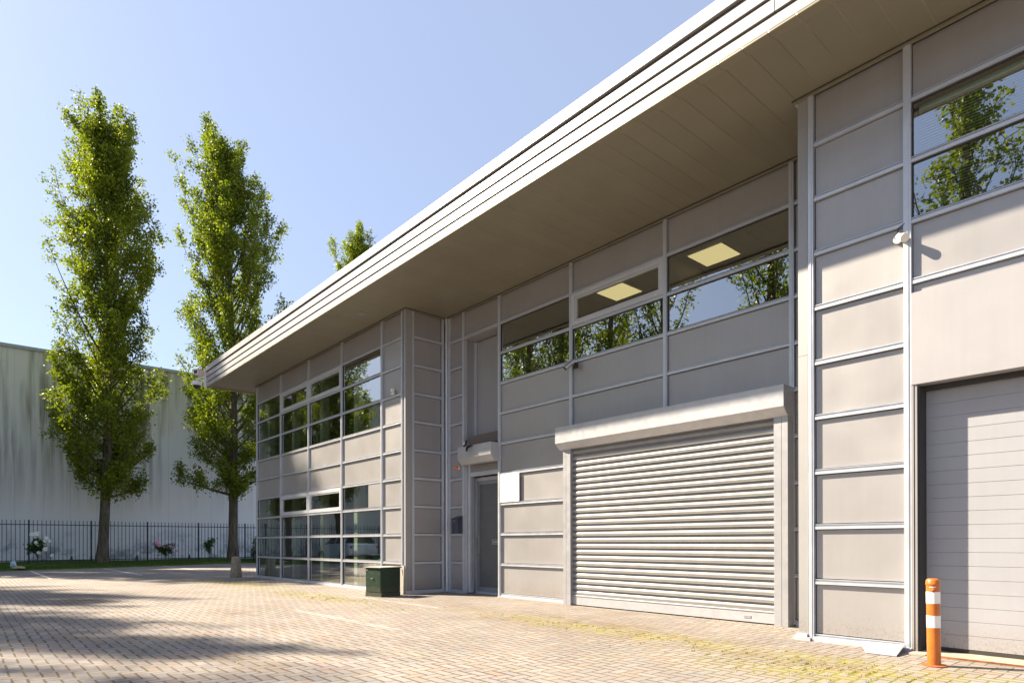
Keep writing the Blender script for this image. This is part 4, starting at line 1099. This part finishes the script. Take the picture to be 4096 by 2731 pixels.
def poplar(seed, H, cb, prof, nleaf, rtrunk=0.36, lean=(0.0, 0.0), leafsize=0.105, open_=0.0, nl=105):
    """tapered trunk, steep limbs, and leaves gathered in clumps along the limbs"""
    rg = np.random.default_rng(seed)
    def axis(h): 
        f = h / H
        return np.array([lean[0] * f + 0.12 * math.sin(f * 7 + seed), lean[1] * f + 0.12 * math.cos(f * 6 + seed), h])
    def radius(h):
        f = min(max((h - cb) / (H - cb), 0), 1)
        xs = [p[0] for p in prof]; ys = [p[1] for p in prof]
        return float(np.interp(f, xs, ys))
    tb = MB()
    hs = [0, 0.25, 0.6, 1.2, 2.4, 4, 6, 8.5, 11, 13.5, 16, 18.5, 21, H * 0.93]
    hs = [h for h in hs if h <= H * 0.93]
    rs = [rtrunk * (1.55 if h == 0 else 1.28 if h == 0.25 else 1.12 if h == 0.6 else max(0.10, (1 - h / H) ** 0.85)) for h in hs]
    tb.tube([tuple(axis(h)) if h > 0 else (0, 0, -0.08) for h in hs], rs, 14)
    A_ = []; B_ = []; wts = []                         # leafy sprays: segments from A to B
    def spray(c, d, L, wt, tube=True):
        e = c + d * L
        A_.append(c); B_.append(e); wts.append(wt * L)
        if tube: tb.tube([tuple(c), tuple(c + (e - c) * 0.5 + rg.normal(size=3) * 0.03), tuple(e)], [0.016, 0.011, 0.005], 4, cap=False)
    for i in range(nl):
        f = (i + rg.uniform(0, 0.8)) / nl
        h0 = cb * 0.82 + (H * 0.90 - cb) * f
        az = i * 2.39996 + rg.uniform(-0.5, 0.5)
        ang = R(60 - 34 * min(1, f * 3.0)) if f < 0.33 else R(rg.uniform(17, 32))
        lump = 1.0 + 0.26 * math.sin(az * 2 + h0 * 0.9 + seed) * math.sin(h0 * 0.6 + seed * 2)
        Rr = max(0.12, radius(h0 + 1.6) * rg.uniform(0.40, 0.95) * lump - 0.10)
        rise = min(Rr / math.tan(ang), max(0.3, H * 0.93 - h0)) if f > 0.02 else 0.7
        p0 = axis(h0); d = np.array([math.cos(az), math.sin(az), 0])
        p1 = p0 + d * Rr * 0.55 + np.array([0, 0, rise * 0.38]); p2 = p0 + d * Rr + np.array([0, 0, rise])
        pts = [(1-t)**2 * p0 + 2*t*(1-t) * p1 + t*t * p2 for t in np.linspace(0, 1, 6)]
        r0 = max(0.022, 0.15 * rtrunk / 0.36 * (1 - f) ** 0.7 * rg.uniform(0.5, 0.9))
        tb.tube([tuple(p) for p in pts], [r0 * (1 - 0.85 * t) for t in np.linspace(0, 1, 6)], 6, cap=False)
        live = rg.uniform(0.5, 1.4)
        for t in (0.34, 0.5, 0.62, 0.74, 0.86, 0.97):
            if rg.uniform() < 0.10 + open_: continue
            c = (1-t)**2 * p0 + 2*t*(1-t) * p1 + t*t * p2
            for k in range(2):
                dd = d * rg.uniform(-0.1, 0.55) + rg.normal(size=3) * 0.36 + np.array([0, 0, rg.uniform(0.5, 1.0)])
                dd /= np.linalg.norm(dd)
                spray(c, dd, rg.uniform(0.5, 1.25) * (1.0 - 0.35 * f), live)
    for k in range(5):                                   # several leaders make an uneven pointed top
        hb = H * rg.uniform(0.80, 0.90); dd = np.array([rg.normal() * 0.09, rg.normal() * 0.09, 1.0])
        c = axis(hb) + np.array([rg.normal() * 0.25, rg.normal() * 0.25, 0]); L = (H - hb) * (1.0 if k == 0 else rg.uniform(0.45, 0.85))
        spray(c, dd, L, 1.5)
        for q in range(6):
            d2 = rg.normal(size=3) * 0.4 + np.array([0, 0, 0.9]); d2 /= np.linalg.norm(d2)
            spray(c + dd * L * rg.uniform(0, 0.8), d2, rg.uniform(0.25, 0.6), 1.1)
    A_ = np.array(A_); B_ = np.array(B_); centers = A_; wts = np.array(wts); wts /= wts.sum()
    idx = rg.choice(len(A_), nleaf, p=wts)
    u_ = rg.uniform(0.05, 1.03, (nleaf, 1))
    sg = 0.185 * (1.0 - 0.55 * u_) + 0.03
    C = A_[idx] + (B_[idx] - A_[idx]) * u_ + rg.normal(size=(nleaf, 3)) * sg
    me, rg2, at = leaf_mesh('crown', C, leafsize, M['leaf'], seed + 5)
    ct = rg.uniform(0, 1, len(centers))
    tint = np.clip(0.55 * ct[idx] + 0.45 * rg.uniform(0, 1, nleaf), 0, 1)
    at.data.foreach_set('value', np.repeat(tint, 4).astype(np.float32))
    tr = tb.build('trunk', M['bark'], None, fixn=False)
    cr = bpy.data.objects.new('crown', me); COL.objects.link(cr)
    return tr, cr

PR1 = [(0, 1.3), (0.03, 2.3), (0.10, 2.7), (0.25, 2.7), (0.40, 2.95), (0.52, 2.8), (0.62, 2.5), (0.72, 2.0), (0.82, 1.7), (0.92, 1.25), (0.97, 0.7), (1.0, 0.2)]
PR2 = [(0, 1.6), (0.04, 3.2), (0.10, 3.9), (0.20, 3.6), (0.30, 3.4), (0.45, 3.4), (0.55, 3.2), (0.66, 2.8), (0.76, 2.1), (0.86, 1.3), (0.94, 0.75), (1.0, 0.15)]
def mk_tree(seed, H, cb, prof, n, loc, label, group, **k):
    e = empty('poplar_tree', loc, label, 'tree', group)
    tr, cr = poplar(seed, H, cb, prof, n, **k); tr.parent = e; cr.parent = e
    return e
GR = 'poplars along the railing fence'
TX = -38.3
t1 = mk_tree(11, 24.2, 3.9, PR1, 98000, (TX, -1.55, -0.02), 'tall slender poplar standing before the fence between white and pink roses', GR, lean=(0.1, 0.35), rtrunk=0.25)
t2 = mk_tree(23, 25.4, 4.2, PR2, 112000, (TX, 4.95, -0.02), 'tall poplar half hidden behind the far roof corner of the building', GR, lean=(0.2, -0.55), rtrunk=0.27)
def tree_copy(src, loc, rz, sc, label, group):
    c = copy_tree(src); c.location = loc; c.rotation_euler = (0, 0, rz); c.scale = (sc, sc, sc)
    c['label'] = label; c['group'] = group
    return c
tree_copy(t1, (TX, -7.95, 0), 2.2, 0.74, 'poplar at the far left whose crown edge just enters the picture', GR)
tree_copy(t1, (-46.0, 16.9, 0), 4.1, 1.10, 'poplar whose top shows above the roof line of the building', GR).scale = (1.0, 1.0, 1.10)
off = 'poplars off to the side, mirrored in the windows'
PR3 = [(0, 0.8), (0.05, 1.7), (0.15, 2.0), (0.35, 1.95), (0.6, 1.7), (0.8, 1.2), (0.93, 0.75), (1.0, 0.2)]
t3 = mk_tree(41, 17.0, 2.6, PR3, 8500, (-12.6, -15.6, GZ), 'poplar of the opposite row seen only as a mirror image in the office windows', 'poplars opposite the building, mirrored in its windows', leafsize=0.125, open_=0.15, nl=46)
t4 = mk_tree(57, 17.5, 2.8, PR3, 9000, (-17.5, -15.4, GZ), 'poplar of the opposite row seen only as a mirror image in the office windows', 'poplars opposite the building, mirrored in its windows', leafsize=0.125, open_=0.15, nl=46)
g2 = 'poplars opposite the building, mirrored in its windows'
lb = 'poplar of the opposite row seen only as a mirror image in the office windows'
for (x, y, rz, s, src) in ((-5.4, -15.8, 0.3, 0.95, t4), (-8.9, -15.2, 1.9, 0.92, t3), (-20.9, -15.7, 2.6, 1.0, t3), (-24.0, -15.2, 4.0, 0.97, t4), (-27.4, -15.8, 5.2, 1.02, t3), (-31.0, -15.5, 0.9, 0.98, t4)):
    tree_copy(src, (x, y, GZ), rz, s, lb, g2)

t5 = tree_copy(t3, (TX, -37.5, 0), 2.0, 1.3, 'poplar of the fence row seen only as a reflection in the left window bays', off)
for (x, y, rz, s, src) in ((TX, -11.4, 1.0, 0.98, t1), (TX, -18.5, 3.0, 1.3, t4), (TX, -24.5, 5.0, 1.3, t5), (TX, -31.0, 0.4, 1.25, t5)):
    tree_copy(src, (x, y, 0), rz, s, 'poplar of the fence row seen only as a reflection in the left window bays', off)

# ------------------------------------------------------------------ plants by the fence
M['white_petal'] = simple('white_petal', (0.80, 0.78, 0.72), 0.7)
M['pink_petal'] = simple('pink_petal', (0.75, 0.28, 0.50), 0.7)
M['stem'] = simple('stem', (0.06, 0.07, 0.025), 0.8)
def rose(loc, h, spread, nl, blooms, petal, label, seed, cz=0.62):
    e = empty('rose_bush', loc, label, 'rose bush')
    rg = np.random.default_rng(seed)
    g = MB(); tips = []
    g.tube([(0, 0, -0.03), (0.01, 0.02, h * 0.35)], [0.028, 0.02], 7)
    for k in range(9):
        a = rg.uniform(0, 6.28); r_ = spread * rg.uniform(0.3, 1.0); z = h * rg.uniform(0.5, 1.0)
        g.tube([(0.01, 0.02, h * rg.uniform(0.15, 0.35)), (0.4 * r_ * math.cos(a), 0.4 * r_ * math.sin(a), z * 0.75), (r_ * math.cos(a), r_ * math.sin(a), z)], [0.014, 0.010, 0.005], 5, cap=False)
        tips.append(np.array([r_ * math.cos(a), r_ * math.sin(a), z]))
    P(g, 'stem', M['stem'], e)
    T_ = np.array(tips); idx = rg.integers(0, len(T_), nl)
    f = rg.uniform(0.45, 1.0, (nl, 1))
    C = T_[idx] * np.concatenate([f, f, 0.55 + 0.45 * f], 1) + rg.normal(size=(nl, 3)) * 0.075
    me, _, at = leaf_mesh('leaves', C, 0.075, M['leaf_dark'], seed); at.data.foreach_set('value', np.repeat(rg.uniform(0, 1, nl), 4).astype(np.float32))
    lo = bpy.data.objects.new('leaves', me); COL.objects.link(lo); lo.parent = e
    for (y, z, s) in blooms:
        b = MB(); x = 0.22 + rg.uniform(0, 0.1)
        for k in range(7):
            an = k * 0.9; o_ = np.array([0.3, math.cos(an), math.sin(an)]) * s * (0.30 if k else 0)
            b.lathe([(0.002, -s * 0.5), (s * 0.42, -s * 0.25), (s * 0.5, 0.05 * s), (s * 0.3, s * 0.38), (0.002, s * 0.45)], 8, M=Matrix.Translation((x + o_[0], y + o_[1], z + o_[2])) @ Matrix.Rotation(rg.uniform(0, 3), 4, 'Y') @ Matrix.Rotation(rg.uniform(0, 3), 4, 'X') @ Matrix.Scale(0.62, 4))
        P(b, 'bloom', petal, e)
    return e
rose((-38.0, -4.25, 0.02), 1.25, 0.42, 900, [(-0.22, 1.42, 0.2), (-0.05, 1.45, 0.22), (0.33, 1.24, 0.18), (0.27, 1.12, 0.15), (0.44, 1.12, 0.15), (-0.08, 1.05, 0.14), (-0.04, 0.98, 0.13), (0.05, 0.88, 0.13), (0.28, 0.72, 0.2), (0.02, 0.56, 0.14), (-0.44, 0.83, 0.08), (0.55, 0.42, 0.15), (0.25, 0.96, 0.13)], M['white_petal'], 'rose bush with large white blooms before the fence at the left', 5)
rose((-38.0, 1.25, 0.02), 0.95, 0.50, 700, [(-0.62, 0.98, 0.10), (-0.40, 1.05, 0.17), (-0.32, 0.88, 0.16), (0.05, 0.80, 0.12), (0.22, 0.86, 0.12), (0.36, 0.68, 0.11), (0.52, 0.60, 0.10)], M['pink_petal'], 'low rose bush with pink blooms between the two large trees', 9)
rose((-38.2, 3.55, 0.02), 1.25, 0.36, 420, [], M['pink_petal'], 'slim green rose bush without blooms left of the second tree', 14)
rose((-38.0, 6.1, 0.02), 1.6, 0.30, 500, [], M['pink_petal'], 'leafy suckers growing at the right side of the second trunk', 19)
# weathered stakes in the verge
M['stake'] = simple('old_wood', (0.06, 0.055, 0.045), 0.9, 0, 0.2)
for (y, lab) in ((-2.95, 'short dark wooden stake in the grass left of the first tree trunk'), (-0.15, 'short dark wooden stake in the grass right of the first tree trunk'), (2.35, 'short dark wooden stake in the grass between pink roses and bare rose')):
    g = MB(); g.tube([(0, 0, -0.03), (0.01, 0, 0.26), (0.01, 0.01, 0.40)], [0.075, 0.062, 0.03], 9); o = g.build('wooden_stake', M['stake']); o.location = (-37.6, y, 0.02)
    tag(o, lab, 'stake', 'stakes in the grass verge')
M['card'] = simple('wet_cardboard', (0.50, 0.34, 0.22), 0.8, 0, 0.2)
g = MB(); g.add([(-0.3,-0.2,0.01),(0.25,-0.28,0.03),(0.35,0.2,0.01),(-0.2,0.25,0.06),(0.0,0.0,0.09)], [(0,1,4),(1,2,4),(2,3,4),(3,0,4)])
o = g.build('cardboard', M['card'], fixn=False); s_ = o.modifiers.new('s', 'SOLIDIFY'); s_.thickness = 0.01; o.location = (-32.2, -5.3, 0.03)
tag(o, 'crushed brown cardboard lying on the grass edge at the far left', 'cardboard')
g = MB(); g.add([(-0.02,-0.12,0.0),(0.03,0.12,0.0),(0.02,0.06,0.30),(-0.03,-0.10,0.26),(0.06,0.0,0.16)], [(0,1,4),(1,2,4),(2,3,4),(3,0,4)])
M['bagblue'] = simple('plastic_bag', (0.45, 0.62, 0.72), 0.4)
o = g.build('plastic_bag', M['bagblue'], fixn=False); s_ = o.modifiers.new('s', 'SOLIDIFY'); s_.thickness = 0.01; o.location = (-33.6, -5.38, 0.02)
tag(o, 'pale blue plastic bag standing on the grass at the left picture edge', 'plastic bag')

# ------------------------------------------------------------------ cars
M['tyre'] = simple('tyre_rubber', (0.02, 0.02, 0.02), 0.8)
M['rim'] = simple('alloy_rim', (0.5, 0.5, 0.52), 0.3, 0.9)
M['headlamp'] = simple('headlamp', (0.7, 0.7, 0.72), 0.15)
M['taillamp'] = simple('taillamp', (0.35, 0.02, 0.02), 0.2)
def paint(name, c):
    m = mat(name); t = NT(m); t.bsdf(c, 0.35, 0.3, None, 0.5, **{'Coat Weight': 1.0, 'Coat Roughness': 0.05}); return m
def make_car(body_mat, loc, rz, label):
    e = empty('parked_car', loc, label, 'car', None, rz)
    # side profile (x along the length, nose at +x)
    low = [(-2.15, 0.42), (-2.2, 0.62), (-2.16, 0.98), (-2.05, 1.06), (-1.2, 1.08), (0.9, 1.04), (1.75, 0.94), (2.12, 0.78), (2.2, 0.55), (2.12, 0.34), (1.78, 0.28)]
    def arch(cx, r=0.37): return [(cx + r * math.cos(a), 0.33 + r * math.sin(a)) for a in np.linspace(0.1, math.pi - 0.1, 9)]
    poly = low + arch(1.35) + [(0.95, 0.26), (-0.95, 0.26)] + arch(-1.32) + [(-1.75, 0.30)]
    g = MB()
    n = len(poly)
    secs = [(-0.90, 0.93), (-0.82, 0.985), (-0.70, 1.0), (0.70, 1.0), (0.82, 0.985), (0.90, 0.93)]
    vs = []
    for (y, s) in secs: vs += [(x * s, y, 0.30 + (z - 0.30) * (s if z > 0.5 else 1)) for (x, z) in poly]
    fs = []
    for k in range(len(secs) - 1):
        for i in range(n):
            a = k * n + i; b = k * n + (i + 1) % n; fs.append((a, b, b + n, a + n))
    g.add(vs, fs, 0, True); g.add(vs[:n], [tuple(range(n))]); g.add(vs[-n:], [tuple(reversed(range(n)))])
    b = g.build('body', body_mat, e)
    # cabin glass and roof
    def loft(zs, name, mt):
        g = MB(); vs = []
        for (z, xr, xf, hw) in zs: vs += [(xr, -hw, z), (xf, -hw, z), (xf, hw, z), (xr, hw, z)]
        fs = []
        for k in range(len(zs) - 1):
            for i in range(4):
                a = 4 * k + i; c = 4 * k + (i + 1) % 4; fs.append((a, c, c + 4, a + 4))
        m_ = 4 * (len(zs) - 1); fs += [(3, 2, 1, 0), (m_, m_ + 1, m_ + 2, m_ + 3)]
        g.add(vs, fs); return P(g, name, mt, e, 0.03)
    loft([(1.02, -2.02, 1.0, 0.80), (1.42, -1.65, 0.32, 0.68)], 'window', M['car_dark'])
    loft([(1.40, -1.72, 0.36, 0.70), (1.50, -1.45, 0.10, 0.60), (1.52, -1.2, -0.2, 0.5)], 'roof', body_mat)
    for sy_2 in (-1, 1):
        g = MB()
        for (xa, za, xb, zb) in ((-0.35, 1.05, -0.42, 1.42), (0.98, 1.05, 0.34, 1.42), (-1.5, 1.06, -1.45, 1.42)):
            g.tube([(xa, sy_2 * 0.80, za), (xb, sy_2 * 0.70, zb)], 0.035, 6)
        P(g, 'pillar', body_mat, e)
        g = MB(); g.box(0.78, 0.92, sy_2 * 0.93 - 0.09, sy_2 * 0.93 + 0.09, 1.02, 1.14); P(g, 'mirror', body_mat, e, 0.02)
        g = MB(); g.box(1.98, 2.10, sy_2 * 0.66 - 0.16, sy_2 * 0.66 + 0.16, 0.66, 0.78); P(g, 'headlight', M['headlamp'], e, 0.02)
        g = MB(); g.box(-2.17, -2.06, sy_2 * 0.68 - 0.14, sy_2 * 0.68 + 0.14, 0.78, 0.92); P(g, 'tail_light', M['taillamp'], e, 0.02)
        for cx in (1.35, -1.32):
            Mw = Matrix.Translation((cx, sy_2 * 0.80, 0.33)) @ Matrix.Rotation(R(90), 4, 'X')
            g = MB(); g.lathe([(0.20, -0.10), (0.31, -0.10), (0.33, -0.07), (0.33, 0.07), (0.31, 0.10), (0.20, 0.10)], 24, M=Mw); wh = P(g, 'wheel', M['tyre'], e)
            g = MB(); g.lathe([(0.19, -0.085), (0.205, 0.0), (0.19, 0.085)], 20, M=Mw)
            rb = MB()
            for k in range(7):
                a = k * 2 * math.pi / 7
                for s2 in (-0.095, 0.095): rb.box(0.03, 0.20, -0.022, 0.022, s2 - 0.006, s2 + 0.006, M=Mw @ Matrix.Rotation(a, 4, 'Z'))
            g.build('hub', M['black'], wh); rb.build('rim', M['rim'], wh)
    return e
M['car_dark'] = simple('car_window', (0.012, 0.014, 0.016), 0.08, 0, 0, spec=0.8)
car = make_car(paint('car_black', (0.012, 0.013, 0.016)), (-34.5, 6.15, GZ), R(180), 'black car with silver alloy wheels parked by the fence behind the building corner')
car2 = make_car(paint('car_silver', (0.50, 0.58, 0.66)), (-33.4, -9.4, GZ), R(180), 'silver blue car seen only as a mirror image in the ground floor windows')
car3 = make_car(paint('car_navy', (0.02, 0.03, 0.05)), (-33.6, -14.6, GZ), R(180), 'dark navy car seen only as a mirror image in the leftmost ground floor windows')
